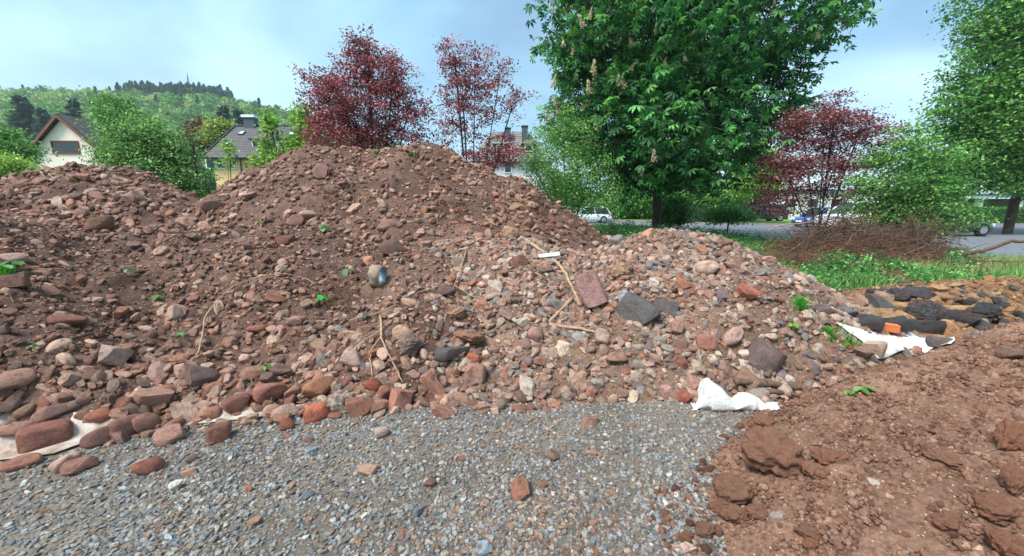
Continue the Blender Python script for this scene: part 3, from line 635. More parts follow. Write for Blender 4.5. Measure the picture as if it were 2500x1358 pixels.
HS = [
 (105, 1068, 86, 60, -4, 'block', 0, '87594a', 'boxy flat-topped brown block on the white sheet at the left edge', GF),
 (40, 1052, 66, 38, 4, 'round', 1, '9a7263', 'smooth brown cobble left of the boxy block on the sheet', GF),
 (158, 1131, 56, 36, 10, 'round', 2, 'b89383', 'pale pink rounded cobble, left one of the touching pair on the gravel', GY),
 (188, 1139, 58, 34, -8, 'angular', 3, '8f6657', 'brown pointed cobble, right one of the touching pair on the gravel', GY),
 (357, 1141, 62, 42, -18, 'round', 4, '96604e', 'red-brown egg-shaped cobble lying alone on the grey gravel', GY),
 (236, 1070, 66, 42, 10, 'round', 5, '765248', 'dark brown oblong cobble right of the boxy block on the sheet', GF),
 (302, 1048, 60, 52, 0, 'block', 1, '845c4f', 'rough brown block beside the oblong dark cobble at the heap foot', GF),
 (352, 1035, 50, 44, 0, 'round', 6, '8d6455', 'rounded brown cobble leaning on a rough block above the sheet edge', GF),
 (410, 1065, 56, 44, 12, 'angular', 2, 'a67c6c', 'pinkish chipped cobble at the lowest tip of the left heap', GF),
 (530, 1061, 46, 42, -12, 'block', 2, '7d5345', 'dark angular brown stone on the sheet edge beside the gravel', GF),
 (512, 1015, 44, 36, 0, 'round', 7, 'a2705e', 'reddish smooth cobble two stones above the sheet edge', GF),
 (698, 1040, 33, 33, 0, 'round', 8, '83503f', 'ball-shaped dark red cobble on the white sheet strip', GF),
 (931, 1057, 34, 27, 0, 'round', 9, 'b59a8e', 'pinkish round cobble alone on the gravel below the stone row', GY),
 (769, 1010, 56, 42, 8, 'round', 10, 'b3654c', 'bright orange-red smooth cobble above the white sheet strip', GF),
 (656, 960, 72, 44, -8, 'round', 11, '9c695a', 'big smooth red-brown cobble at the foot of the left heap', GF),
 (775, 947, 68, 42, 10, 'round', 12, '98664f', 'brown smooth cobble with an orange top right of the biggest smooth cobble', GF),
 (832, 985, 64, 62, 0, 'lump', 0, 'a8968a', 'pale speckled conglomerate lump left of a brown boulder', GF),
 (878, 992, 62, 56, 20, 'angular', 5, '8b5f4e', 'brown wedge boulder touching the pale speckled lump', GF),
 (975, 981, 54, 50, -20, 'slab', 0, 'b07a68', 'smooth salmon-coloured slab standing at the foot row', GF),
 (925, 993, 48, 36, 0, 'angular', 6, 'a17866', 'tan faceted stone between the brown boulder and the salmon slab', GF),
 (942, 962, 40, 40, 0, 'round', 13, '8f6354', 'knobbly brown cobble behind the salmon slab', GF),
 (911, 946, 38, 40, 0, 'round', 14, '8c4c3c', 'dark red round cobble above the brown wedge boulder', GF),
 (1081, 1008, 56, 32, 10, 'angular', 7, '9c6f61', 'pink-brown angular stone on the gravel edge right of the salmon slab', GY),
 (1055, 940, 36, 60, 25, 'slab', 1, '9b6f5f', 'upright brown slab above the gravel edge', GP),
 (1145, 824, 78, 36, -4, 'lump', 1, '8f6a58', 'flat brown conglomerate boulder above the dark grey slab', GP),
 (1102, 863, 88, 26, -4, 'slab', 2, '5f5a58', 'long dark grey slab below the flat conglomerate boulder', GP),
 (998, 847, 62, 56, 0, 'lump', 2, '7a6860', 'knobbly dark grey-brown lump under the pale tan cobble', GP),
 (982, 813, 46, 38, 12, 'round', 15, 'bb9580', 'smooth pale tan cobble on top of the knobbly lump', GP),
 (1158, 880, 36, 34, 0, 'angular', 8, 'b0644e', 'brick-red triangular stone right of the dark grey slab', GP),
 (1160, 915, 48, 46, 0, 'block', 3, 'a0786a', 'pinkish grey blocky stone below the brick-red triangle', GP),
 (1446, 711, 60, 84, 28, 'slab', 3, '92706a', 'purple-grey leaning slab right of the crooked root', GP),
 (1556, 762, 92, 66, -24, 'slab', 4, '5c5858', 'large dark grey rough slab in the middle of the pinkish heap', GP),
 (1626, 750, 54, 36, -10, 'slab', 5, '6e6462', 'smooth dark oval stone right of the large grey slab', GP),
 (1526, 667, 68, 50, 0, 'lump', 3, 'a0806a', 'tan pebbly conglomerate lump high on the pinkish heap', GP),
 (1727, 656, 56, 38, 8, 'round', 16, 'b59a88', 'pale striped boulder high on the right of the pinkish heap', GP),
 (1825, 714, 52, 36, -14, 'angular', 10, '9a5f4e', 'reddish angular stone near the right rim of the pinkish heap', GP),
 (1872, 876, 78, 66, -32, 'slab', 6, '6a5a56', 'big dark stony slab low on the right flank of the pinkish heap', GP),
 (1725, 836, 42, 36, 0, 'block', 4, 'a06e5e', 'reddish speckled block left of the big dark slab on the right flank', GP),
 (1598, 693, 24, 28, 0, 'angular', 12, 'd5c8bc', 'small whitish stone below the tan conglomerate lump', GP),
 (1530, 727, 34, 32, 0, 'block', 5, '9fa3a8', 'blue-grey striped block above the large dark grey slab', GP),
 (1308, 821, 38, 42, 0, 'round', 17, 'a88074', 'round cracked pink cobble below the lower stick', GP),
 (1248, 567, 38, 28, 0, 'round', 18, 'b08b74', 'round tan cobble on the crest at the end of the crooked root', GP),
 (1270, 641, 38, 36, 0, 'angular', 14, '8a6356', 'brown block left of the white board', GP),
 (1086, 712, 42, 26, 0, 'angular', 15, '6a5550', 'dark square-edged stone right of the broken pipe', GP),
 (1112, 765, 46, 36, 0, 'lump', 4, '9c7a66', 'rounded tan lump between the square dark stone and the flat boulder', GP),
 (960, 607, 64, 42, -8, 'angular', 16, '68504a', 'dark brown boulder at the foot of the tallest heap above the pipe', GB),
 (941, 551, 42, 28, 0, 'round', 19, '987262', 'smooth brown cobble above the dark boulder at the tall heap foot', GB),
 (456, 545, 46, 30, 0, 'round', 0, 'a48170', 'pale brown cobble in the saddle between the two back heaps', GB),
 (240, 548, 52, 36, 6, 'round', 3, '84604f', 'round brown cobble at the foot of the left back heap', GB),
 (320, 486, 38, 32, 30, 'angular', 17, '93705f', 'pointed brown stone halfway up the left back heap', GB),
 (780, 420, 36, 44, 0, 'angular', 18, '84625a', 'large flat brown stone near the top of the tallest heap', GB),
 (697, 587, 42, 26, 10, 'angular', 19, '7a4e41', 'dark red angular stone on the crest of the left heap', GF),
 (720, 541, 42, 30, 0, 'round', 5, '8b685a', 'brown cobble left of centre at the foot of the tallest heap', GB),
 (750, 524, 42, 22, 4, 'round', 8, 'a08070', 'pale flat cobble behind the brown one at the foot of the tallest heap', GB),
 (520, 505, 52, 28, 0, 'round', 11, '7a5a50', 'long dark cobble in the notch between the back heaps', GB),
 (272, 871, 58, 42, -30, 'slab', 7, 'ab9186', 'pale grey flat stone in the dark soil of the left heap', GF),
 (484, 921, 70, 44, -28, 'slab', 8, '6f5c57', 'dark pitted slab leaning above the foot row', GF),
 (165, 781, 64, 28, -14, 'angular', 2, '84584a', 'long brown flat stone on the slope at the left', GF),
 (24, 631, 54, 24, 0, 'round', 12, 'b99385', 'pale pink cobble at the left edge above a leafy seedling', GF),
 (24, 688, 56, 30, 0, 'slab', 9, '8d6759', 'broad flat brown stone at the left edge below a leafy seedling', GF),
 (675, 727, 44, 28, -16, 'angular', 5, '8f6050', 'reddish angular stone left of the red root tangle', GF),
 (625, 805, 42, 20, 0, 'round', 1, '95604d', 'smooth red-brown oval stone in the middle of the dark slope', GF),
 (155, 1000, 70, 44, 14, 'angular', 6, '75564f', 'dark grey-brown wedge above the boxy block', GF),
 (240, 1018, 52, 34, 0, 'round', 14, 'a0654e', 'orange-brown cobble above the sheet at the left', GF),
 (575, 985, 60, 40, 0, 'round', 2, '84594c', 'brown rounded cobble left of the bright orange-red one', GF),
 (1000, 740, 44, 22, -16, 'round', 4, 'b7907c', 'pale elongated cobble below the broken pipe', GP),
 (1670, 970, 40, 36, 10, 'angular', 8, 'a55f50', 'brick-red faceted stone beside the curled white sheet', GP),
 (1636, 962, 42, 36, 0, 'angular', 14, 'b58d80', 'pink faceted stone left of the brick-red one by the curled sheet', GP),
 (1692, 940, 34, 40, 0, 'angular', 15, 'a88074', 'pinkish upright stone above the brick-red one by the curled sheet', GP),
 (427, 1188, 28, 22, 0, 'angular', 0, 'd8d0c8', 'small white angular stone on the grey gravel', GY),
 (460, 1156, 32, 16, 0, 'slab', 1, 'b98a72', 'flat orange-pink stone above the white stone on the gravel', GY),
 (466, 1124, 24, 18, 0, 'round', 7, '6f5a54', 'dark brown pebble on the gravel near the heap foot', GY),
 (1182, 1340, 36, 30, 0, 'angular', 3, '8b99a4', 'blue-grey rounded stone at the bottom edge of the gravel', GY),
 (1022, 1251, 30, 18, 0, 'slab', 2, '70777e', 'dark slate-grey pebble in the middle of the gravel', GY),
 (752, 1211, 30, 18, 0, 'angular', 9, '666e76', 'dark pointed slate pebble on the gravel', GY),
 (757, 1105, 30, 14, 0, 'slab', 0, '8c98a2', 'flat blue-grey stone on the gravel below the ball-shaped cobble', GY),
 (1680, 1345, 44, 26, 25, 'angular', 1, 'c7a695', 'pale pink stone at the bottom edge between gravel and red soil', GY),
 (2395, 1346, 24, 26, 0, 'angular', 4, 'd0b497', 'pale cream stone at the bottom edge of the red soil', GY),
 (2110, 737, 24, 42, 14, 'angular', 5, '9a7d66', 'tan stone standing upright among the black asphalt chunks', 'stones on the sandy heap'),
 (2140, 765, 64, 22, 10, 'slab', 3, 'a68764', 'flat tan slab left of the black asphalt chunks', 'stones on the sandy heap'),
 (2206, 780, 40, 32, -20, 'block', 6, 'a8845f', 'tan block in front of the grey-topped asphalt chunk', 'stones on the sandy heap'),
 (2330, 806, 42, 44, 0, 'angular', 7, 'b48560', 'rugged orange-tan rock in front of the black chunks', 'stones on the sandy heap'),
 (2352, 757, 68, 20, 8, 'slab', 4, 'b0906c', 'long tan plate lying across black asphalt', 'stones on the sandy heap'),
 (2312, 728, 54, 24, 0, 'angular', 8, '8f7258', 'brown-grey flat rock on top of the sandy heap', 'stones on the sandy heap'),
 (2195, 750, 40, 26, 0, 'angular', 9, 'a27f5c', 'tan blocky stone at the middle of the sandy heap front', 'stones on the sandy heap'),
 (2272, 823, 46, 14, 4, 'slab', 5, 'b48258', 'flat orange-tan stone right of the white sheet', 'stones on the sandy heap'),
 (2160, 725, 44, 20, -8, 'slab', 6, '9a8574', 'grey-brown flat stone at the left top of the sandy heap', 'stones on the sandy heap'),
 (2290, 705, 34, 18, 0, 'angular', 10, 'a78160', 'small tan stone near the crest of the sandy heap', 'stones on the sandy heap'),
 (2335, 698, 30, 18, 0, 'angular', 11, 'a08468', 'grey-tan stone on the crest of the sandy heap', 'stones on the sandy heap'),
]
for px, py, w, h, a, kd, i, c, lb, g in HS: hero(px, py, w, h, a, kd, i, c, lb, group=g, k=1.2)
GA = 'black asphalt chunks on the sandy heap'
for px, py, w, h, a, kd, i, c, lb in [
 (2253, 770, 54, 44, 0, 'lump', 5, '3a383a', 'largest rounded black asphalt chunk in the middle of the sandy heap'),
 (2155, 746, 62, 28, -6, 'slab', 7, '4c4a4b', 'flat asphalt chunk with a grey top beside the upright tan stone'),
 (2296, 772, 34, 38, 0, 'lump', 6, '353436', 'blocky black asphalt chunk under the long tan plate'),
 (2406, 766, 58, 36, 0, 'lump', 7, '333234', 'dark rugged asphalt lump at the right of the sandy heap'),
 (2120, 788, 60, 24, 8, 'slab', 8, '3b3a3c', 'black asphalt slab beside the orange brick'),
 (2185, 792, 60, 26, 12, 'slab', 9, '353436', 'black asphalt slab right behind the orange brick'),
 (2268, 802, 72, 24, 6, 'slab', 2, '323133', 'long black asphalt slab lowest in front of the sandy heap'),
 (2072, 765, 36, 20, 0, 'slab', 1, '5d5e62', 'dark grey flat asphalt piece at the left end of the sandy heap'),
 (2140, 718, 34, 18, 0, 'lump', 8, '39373a', 'small black asphalt lump at the top left of the sandy heap'),
 (2198, 722, 40, 24, 0, 'lump', 9, '38363a', 'black asphalt lump behind the tan blocky stone'),
 (2238, 716, 46, 22, -8, 'slab', 3, '3c3a3d', 'tilted black asphalt slab near the crest of the sandy heap'),
 (2350, 778, 60, 22, 0, 'slab', 4, '373638', 'black asphalt slab below the long tan plate'),
 (2400, 792, 46, 18, 0, 'slab', 5, '3c3b3c', 'thin black asphalt slab at the right foot of the sandy heap'),
 (2298, 838, 44, 18, 6, 'slab', 6, '5a5654', 'grey-black asphalt slab lying flat right of the white sheet')]:
    hero(px, py, w * 1.12, h * 1.5, a, 'angular' if kd == 'slab' and i % 2 else kd, i, c, lb, 'asphalt_chunk', 'asphalt chunk', GA, k=1.6)
GC = 'clods of red soil in the right foreground'
for px, py, w, h, a, i, c, lb in [
 (1895, 1100, 130, 112, 0, 10, '92614e', 'biggest rough brown soil clod at the edge of the gravel'),
 (2028, 1112, 90, 38, 8, 11, 'a5654d', 'bright orange-red soil clod right of the biggest clod'),
 (1985, 1147, 78, 48, 0, 12, 'ae765e', 'cracked pinkish soil clod below the bright orange-red one'),
 (1790, 1196, 100, 76, 0, 13, '875f4b', 'dark crumbly soil clod left below the biggest clod'),
 (1796, 1254, 74, 52, 0, 14, '92614d', 'reddish soil clod right below the dark crumbly one'),
 (1676, 1312, 40, 38, 0, 15, '87523a', 'small round red clod lying on the gravel edge'),
 (1722, 1296, 52, 46, 0, 16, '825644', 'round dark clod beside the small red one on the gravel edge'),
 (1850, 1250, 60, 40, 0, 17, '99614b', 'flat red clod among crumbs in the middle of the soil edge'),
 (1870, 1030, 50, 34, 0, 10, 'a66a51', 'reddish clod above the biggest one near the curled sheet'),
 (2484, 1062, 70, 96, 0, 11, 'b26d54', 'tall red clod at the right picture edge'),
 (2465, 1330, 90, 80, 0, 12, 'a0614d', 'wide red clod at the bottom right corner'),
 (2435, 1238, 84, 70, 0, 13, 'a26551', 'ridged red clod above the bottom right corner'),
 (2325, 1275, 80, 60, 0, 14, '99604d', 'brown-red clod left of the ridged one at lower right'),
 (1975, 1300, 70, 34, 0, 15, '8e5e4c', 'low dark clod near the bottom in the red soil'),
 (1980, 1330, 38, 36, 0, 16, 'b26543', 'small orange clod at the bottom of the red soil'),
 (1755, 1240, 52, 36, 0, 17, '8f5b46', 'crumbly clod leaning on the dark one at the gravel edge'),
 (2310, 1120, 84, 36, 0, 10, 'a36a56', 'low red clod in the middle of the smooth soil slope'),
 (2485, 1170, 50, 80, 0, 13, 'a56854', 'lower of the tall red clods at the right picture edge')]:
    s_ = 1.0 if w > 125 else 0.86
    hero(px, py + 0.1 * h, w * s_, h * s_, a, 'lump', i, c, lb, 'soil_clod', 'soil clod', GC, deep=0.9)
    COL.objects[-1].color = tuple(1.1 * (0.3 * p + 0.7 * q) for p, q in zip(lin(c), lin('8f6e5c')))
    o = COL.objects[-1]; o.material_slots[0].link = 'OBJECT'; o.material_slots[0].material = M['clod']

P, N, k = sample(3.5, 9.5, 3.8, 7.5, {'max': 60, 'f': lambda k, z, x, y: np.where((k == 5) & (y < 6.1 + 0.4 * vn(x, y, 7)) & (x < 7.6), 30, 0)}, rng)
n = len(P); d = rng.uniform(0.06, 0.2, n); S = (d / 2)[:, None] * rng.uniform(0.6, 1.2, (n, 3)) * [1.1, 0.9, 0.6]
col = np.array([lin(c) for c in ['4a484a', '3a393b', '5f5b58', 'b08a62', 'a57c54', 'ad8a64', '97745a']])[rng.integers(0, 7, n)]
scatter('asphalt_rubble', VAR_M, M['stone_i'], P + N * (S[:, 2:] * 0.7), eul(frames(N, 0.4, rng)), S, rng.integers(0, 20, n), col)
P, N, k = sample(-11, 5, 2.0, 9.5, {'max': 60, 'f': lambda k, z, x, y: np.where(k >= 0, 22, 0) * (0.2 + 1.6 * (vn(x * 1.3, y * 1.3, 44) > 0.1)) * np.where(k == 3, 0.4, 1) * (k < 4)}, rng)
n = len(P); S = np.stack([rng.uniform(0.02, 0.10, n), rng.uniform(0.0015, 0.0035, n), rng.uniform(0.0015, 0.003, n)], -1)
col = np.array([lin(c) for c in ['b8a07e', 'a08664', 'c8b494', '7d5a44', '6a4838', '8a6a50']])[rng.integers(0, 6, n)]
scatter('straw', [ICO[2]], M['stone_i'], P + N * 0.012, eul(frames(N, 0.3, rng)), S, np.zeros(n, int), col, sharp=False)
# the rest of the big stones: the largest in the picture become objects, the others one heap of stuff
P, N, k = sample(*BOX, table({0: (26, 7), 1: (22, 8), 2: (44, 8), 3: (38, 24), 4: (0.2, 0.1), 5: (10, 6)}), rng)
n = len(P); d = pw(n, 0.11, 0.24, 3.2, rng) * np.where(k == 2, np.where(P[:, 2] > 0.4, 0.72, 0.86), 1) * np.where(k == 3, 0.85, 1)
S = np.stack([d / 2 * rng.uniform(0.95, 1.3, n), d / 2 * rng.uniform(0.65, 0.95, n), d / 2 * rng.uniform(0.42, 0.75, n)], -1)
Rm = frames(N, 0.3, rng); C = P + N * (S[:, 2:] * 0.5); E = eul(Rm)
U, V, D = proj(C); size = S[:, 0] * 2 * F / D
ok = np.ones(n, bool)
for hx, hy, hr in HERO_PX: ok &= (U - hx) ** 2 + (V - hy) ** 2 > (hr * 0.55 + size * 0.35) ** 2
order = np.argsort(-size); keep = []
for i in order:                                              # no two big stones inside each other
    if not ok[i]: continue
    if all(np.sum((C[i] - C[j]) ** 2) > (0.62 * (S[i, 0] + S[j, 0])) ** 2 for j in keep): keep.append(i)
keep = np.array(keep)
pal = np.where(k >= 3, 'mix', 'heap'); colr = pick('heap', n, rng, 0.15); colr[k == 3] = pick('mix', (k == 3).sum(), rng, 0.15); m_ = (k == 2) & (rng.random(n) < stony(P[:, 0], P[:, 1])); colr[m_] = pick('mix', m_.sum(), rng, 0.15); colr[k == 5] = pick('tan', (k == 5).sum(), rng)
vis = []
dg = None
for i in keep:
    inside = 0 < U[i] < PW and 0 < V[i] < PH
    if inside and len(vis) < 300 - len(HS):
        hx, _ = hit(U[i], V[i])                               # is it in front of everything on its line of sight?
        if np.linalg.norm(hx - C[i]) < 0.6: vis.append(i)
visset = set(vis); rest = np.array([i for i in keep if i not in visset])
scatter('heap_stones', VAR_M, M['stone_i'], C[rest], E[rest], S[rest], rng.integers(0, 20, len(rest)), colr[rest])

def colour_word(c):
    r, g, b = [x ** (1 / 2.2) for x in c[:3]]; l = (r + g + b) / 3; sat = (r - b) / (l + 1e-6)
    hue = 'brick-red' if sat > 0.62 and r - g > 0.22 else 'red-brown' if sat > 0.42 else 'brown' if sat > 0.24 else 'blue-grey' if sat < 0.02 else 'grey'
    if hue == 'brown' and l > 0.58: hue = 'pinkish tan'
    return ('dark ' if l < 0.40 else 'pale ' if l > 0.60 else '') + hue
LM = [(922, 670, 'the broken pipe'), (1340, 622, 'the white board'), (1370, 690, 'the crooked root'), (1390, 790, 'the two crossed sticks'), (1790, 965, 'the curled white sheet'),
      (398, 728, 'the seedling on the dark slope'), (448, 820, 'the roundest-leaved seedling'), (655, 897, 'the lowest seedling'), (855, 660, 'the seedling by the pipe'), (840, 735, 'the red root tangle'),
      (1310, 515, 'the root tangle on the tall heap'), (1110, 520, 'the fibrous roots on the tall heap'), (35, 655, 'the seedling at the left edge'), (935, 800, 'the branching pale root'),
      (610, 700, 'the arched dry stem'), (105, 1070, 'the boxy block'), (656, 960, 'the biggest smooth cobble'), (832, 985, 'the speckled conglomerate lump'), (1555, 760, 'the large grey slab'),
      (1727, 656, 'the pale striped boulder'), (1872, 876, 'the big dark slab'), (1145, 824, 'the flat conglomerate boulder'), (272, 871, 'the pale grey flat stone'), (484, 921, 'the dark pitted slab'),
      (780, 420, 'the big stone near the tall heap top'), (240, 548, 'the round cobble below the left back heap'), (456, 545, 'the cobble in the saddle'), (320, 486, 'the pointed stone of the left back heap'),
      (960, 607, 'the dark boulder above the pipe'), (2155, 805, 'the orange brick'), (1950, 740, 'the grass tuft on the rim'), (975, 980, 'the salmon slab'), (1445, 710, 'the purple-grey slab'),
      (750, 524, 'the pale flat cobble'), (1248, 567, 'the tan cobble on the crest'), (1526, 667, 'the tan conglomerate lump'), (165, 780, 'the long flat stone'), (1308, 821, 'the cracked pink cobble'),
      (1086, 712, 'the square dark stone'), (40, 440, 'the left picture edge'), (930, 370, 'the dip in the tall heap crest'), (1690, 562, 'the right summit of the pinkish heap'), (120, 430, 'the straw on the left back heap')]
GRP = {0: 'cobbles on the tallest heap', 1: 'cobbles on the left back heap', 2: GF, 3: GP, 4: 'stones in the red soil', 5: 'stones on the sandy heap', -1: GY}
info = []
for i in vis:
    kd = ('round', 'angular', 'angular', 'slab', 'round', 'angular')[int(rng.integers(0, 6))]
    ds = [(math.hypot(U[i] - a, (V[i] - b) * 1.3), a, b, t) for a, b, t in LM]; m = min(ds)
    dx, dy = U[i] - m[1], V[i] - m[2]
    pos = ('right of ' if dx > 0 else 'left of ') if abs(dx) > abs(dy) else ('below ' if dy > 0 else 'above ')
    if m[0] > 95: pos = 'well ' + pos
    elif 30 < min(abs(dx), abs(dy)) and m[0] <= 95:
        pos = ('below and ' if dy > 0 else 'above and ') + ('right of ' if dx > 0 else 'left of ')
    sh = {'round': 'rounded', 'angular': 'angular', 'slab': 'flat'}[kd]
    info.append([i, kd, (colour_word(colr[i]), sh, pos + m[3])])
bykey = {}
for q in info: bykey.setdefault(q[2], []).append(q)
for key, qs in bykey.items():
    c, sh, pl = key; noun = 'cobble' if sh == 'rounded' else 'stone'
    qs.sort(key=lambda q: U[q[0]])
    words = [''] if len(qs) == 1 else ['left-hand ', 'right-hand '] if len(qs) == 2 else ['leftmost ', 'middle ', 'rightmost '] if len(qs) == 3 else ['leftmost '] + ['one of several '] * (len(qs) - 2) + ['rightmost ']
    for w, q in zip(words, qs):
        i = q[0]; lab = f'{w}{c} {sh} {noun} {pl}'; lab = lab if len(lab.split()) <= 16 else f'{w}{c} {noun} {pl}'; lab = ' '.join(lab.split()[:16])
        put_stone('stone', q[1], int(rng.integers(0, 10 if q[1] == 'slab' else 20)), C[i], Euler(tuple(map(float, E[i]))), S[i], tuple(map(float, colr[i])), lab, 'stone', GRP[int(k[i])])
# ------------------------------------------------------------------ trees
def wv(px, py, Y): return Vector(at(px, py, Y))
def gz(x, y): return float(ground_h(np.array(float(x)), np.array(float(y))))
def blob_points(blobs, n, rng, fill=0.5):
    """blobs: (px, py, half width px, half height px, depth) -> points inside the ellipsoids"""
    w = np.array([b[2] * b[3] * (b[5] if len(b) > 5 else 1.0) for b in blobs], float); w /= w.sum()
    out = []
    for b, k in zip(blobs, rng.multinomial(n, w)):
        c = at(b[0], b[1], b[4]); s = b[4] / F; d = rng.normal(size=(k, 3)); d /= np.linalg.norm(d, axis=1, keepdims=True)
        r = np.maximum(rng.random(k) ** (1 / 3), rng.random(k) ** (1 / 3) * 0 + fill * rng.random(k))
        out.append(c + d * r[:, None] * np.array([b[2] * s, min(b[2], b[3] * 1.4) * s, b[3] * s]))
    return np.concatenate(out)
def skeleton(stems, tips, rng, tip_r=0.008, base_r=0.2, back=0.35):
    """join every tip to the nearest branch below it; returns the branch tubes"""
    pts, par = [], []
    for st in stems:
        for i, p in enumerate(st):
            pts.append(np.array(p, float)); par.append(len(pts) - 2 if i else -1)
    root = np.array(stems[0][-1]); order = np.argsort(np.linalg.norm(tips - root, axis=1))
    A = np.zeros((len(pts) + 4 * len(tips), 3)); A[:len(pts)] = pts; m = len(pts); par = par + [0] * (4 * len(tips))
    L0 = np.zeros(len(A)); L0[:m] = [np.linalg.norm(p - root) * 0.5 for p in pts]
    for t in order:
        T = tips[t]; d = np.linalg.norm(A[:m] - T, axis=1) + back * L0[:m] + 0.6 * np.maximum(A[:m, 2] - T[2], 0)
        j = int(d.argmin()); P0 = A[j]; dist = np.linalg.norm(T - P0); k = max(1, min(4, int(dist / 0.45)))
        for q in range(1, k + 1):
            f = q / k; pt = P0 + (T - P0) * f + np.array([0, 0, 0.10 * dist * math.sin(math.pi * f)]) + rng.normal(0, 0.035 * dist, 3) * (q < k)
            A[m] = pt; par[m] = j; L0[m] = L0[j] + dist / k; j = m; m += 1
    cnt = np.zeros(m)
    ch = np.zeros(m, int)
    for i in range(m - 1, 0, -1):
        if ch[i] == 0: cnt[i] = 1
        if par[i] >= 0: cnt[par[i]] += cnt[i]; ch[par[i]] += 1
    r = tip_r * np.maximum(cnt, 1) ** 0.47; r *= base_r / max(r[0], 1e-6) if r[0] > base_r else 1
    V, Fq = [], []
    for i in range(m):
        j = par[i]
        if j < 0: continue
        a, b = A[j], A[i]; t = b - a; ln = np.linalg.norm(t)
        if ln < 1e-5: continue
        t = t / ln; e = np.cross(t, [0.3, 0.2, 0.9]); e /= np.linalg.norm(e) + 1e-9; g = np.cross(t, e)
        ra = min(r[j], r[i] * 1.5); n = 8 if r[i] > 0.06 else 4; b0 = len(V)
        for c, rr in ((a, ra), (b, r[i])):
            for q in range(n):
                w = 2 * math.pi * q / n; V.append(c + (e * math.cos(w) + g * math.sin(w)) * rr)
        for q in range(n): Fq.append((b0 + q, b0 + (q + 1) % n, b0 + n + (q + 1) % n, b0 + n + q))
    return np.array(V), np.array(Fq), A[:m]
def leaf_oval(w=0.5, fold=0.10, droop=0.12):
    return np.array([(0, 0, 0), (w / 2, 0.5, fold), (0, 1, -droop), (-w / 2, 0.5, fold)]), np.array([(0, 1, 2), (0, 2, 3)])
def leaf_palm(n=6, spread=115):
    v, f = [], []
    for i in range(n):
        a = R(-spread + 2 * spread * i / (n - 1)); L = 1.0 - 0.35 * abs(i - (n - 1) / 2) / (n / 2); b = len(v)
        for x, y, z in ((0, 0.04, 0), (0.20, 0.66, -0.06), (0.02, 1.0, -0.42), (-0.20, 0.66, -0.06)):
            x, y, z = x * L, y * L, z * L
            v.append((x * math.cos(a) + y * math.sin(a), -x * math.sin(a) + y * math.cos(a), z - 0.12 * y))
        f += [(b, b + 1, b + 2), (b, b + 2, b + 3)]
    return np.array(v), np.array(f)
def leaves(centres, per, spread, size, tmpl, pal, rng, up=0.8, jit=0.15, clump=0.22):
    """leaf faces round the given twig ends"""
    tv, tf = tmpl; n = len(centres) * per
    cl = np.repeat(np.exp(rng.normal(0, clump, len(centres))), per); hue = np.repeat(rng.integers(0, len(pal), len(centres)), per)
    C = np.repeat(centres, per, 0) + rng.normal(0, 1, (n, 3)) * np.array(spread)
    N = rng.normal(0, 1, (n, 3)); N[:, 2] = np.abs(N[:, 2]) * 0.6 + up
    Rm = frames(N / np.linalg.norm(N, axis=1, keepdims=True), 0.25, rng); s = size * rng.uniform(0.65, 1.25, n)
    V = np.einsum('nij,kj->nki', Rm, tv) * s[:, None, None] + C[:, None, :]
    k = len(tv); Fc = (tf[None] + (np.arange(n) * k)[:, None, None]).reshape(-1, 3)
    P = np.array([lin(c) for c in pal]); other = rng.random(n) < 0.35; hue[other] = rng.integers(0, len(pal), other.sum())
    col = P[hue].copy(); col[:, :3] *= (cl * np.exp(rng.normal(0, jit, n)))[:, None]
    return V.reshape(-1, 3), Fc, np.repeat(np.clip(col, 0, 1), len(tf), 0)
def tree(name, label, cat, stems, blobs, ntip, per, spread, size, pal, bark, tmpl=None, group=None, tip_r=0.006, base_r=0.2, up=0.8, clump=0.25, fill=0.5, seed=1, trunk_name='trunk', back=0.35):
    rng = np.random.default_rng(seed); base = np.array(stems[0][0], float)
    tips = blob_points(blobs, ntip, rng, fill)
    V, Fq, A = skeleton(stems, tips, rng, tip_r, base_r, back)
    t = empty(name, base, label, cat, group)
    link(trunk_name, new_mesh(trunk_name, V - base, Fq, M[bark], True), t)
    v, f, c = leaves(tips, per, spread, size, tmpl or leaf_oval(), pal, rng, up, clump=clump)
    link('crown', new_mesh('crown', v - base, f, M['leaf'], False, c), t)
    return t, tips
# horse chestnut with its blossom
cy = 17.0; bx = float(at(1605, 520, cy)[0]); bz = gz(bx, cy)
trk = [(bx, cy, bz - 0.2), (bx - 0.02, cy, bz + 0.6), (bx - 0.05, cy, bz + 1.6), (bx - 0.1, cy, bz + 3.0), (bx - 0.05, cy + 0.1, bz + 4.6), (bx + 0.1, cy, bz + 6.4), (bx + 0.05, cy, bz + 8.5), (bx, cy, bz + 11)]
limbs = [[trk[3], tuple(at(1520, 260, 16.6)), tuple(at(1450, 150, 16.4)), tuple(at(1420, 40, 16.2))], [trk[3], tuple(at(1700, 270, 17.2)), tuple(at(1790, 120, 17)), tuple(at(1850, 20, 16.8))],
         [trk[2], tuple(at(1545, 250, 15.8)), tuple(at(1540, 120, 15.2))], [trk[2], tuple(at(1650, 320, 15.5)), tuple(at(1720, 220, 14.8))]]
CH = [(1650, -230, 360, 250, 17), (1450, 70, 130, 130, 16.5), (1600, 90, 190, 150, 15.2), (1620, 80, 200, 160, 18.5), (1790, 90, 200, 150, 16.5), (1960, 40, 150, 80, 16.5, 0.8), (2060, 10, 70, 50, 16.5, 0.7),
      (1930, 130, 70, 50, 16.5, 0.6), (1415, 250, 80, 170, 16.5), (1500, 300, 130, 150, 15.6), (1640, 310, 200, 160, 15), (1650, 300, 200, 160, 18.2), (1830, 230, 140, 110, 16.6), (1860, 290, 100, 70, 17), (1760, 360, 100, 90, 16.2),
      (1590, 412, 125, 60, 15.6), (1600, 415, 115, 50, 17.5), (1700, 405, 86, 52, 16.2), (1535, 440, 46, 36, 16)]
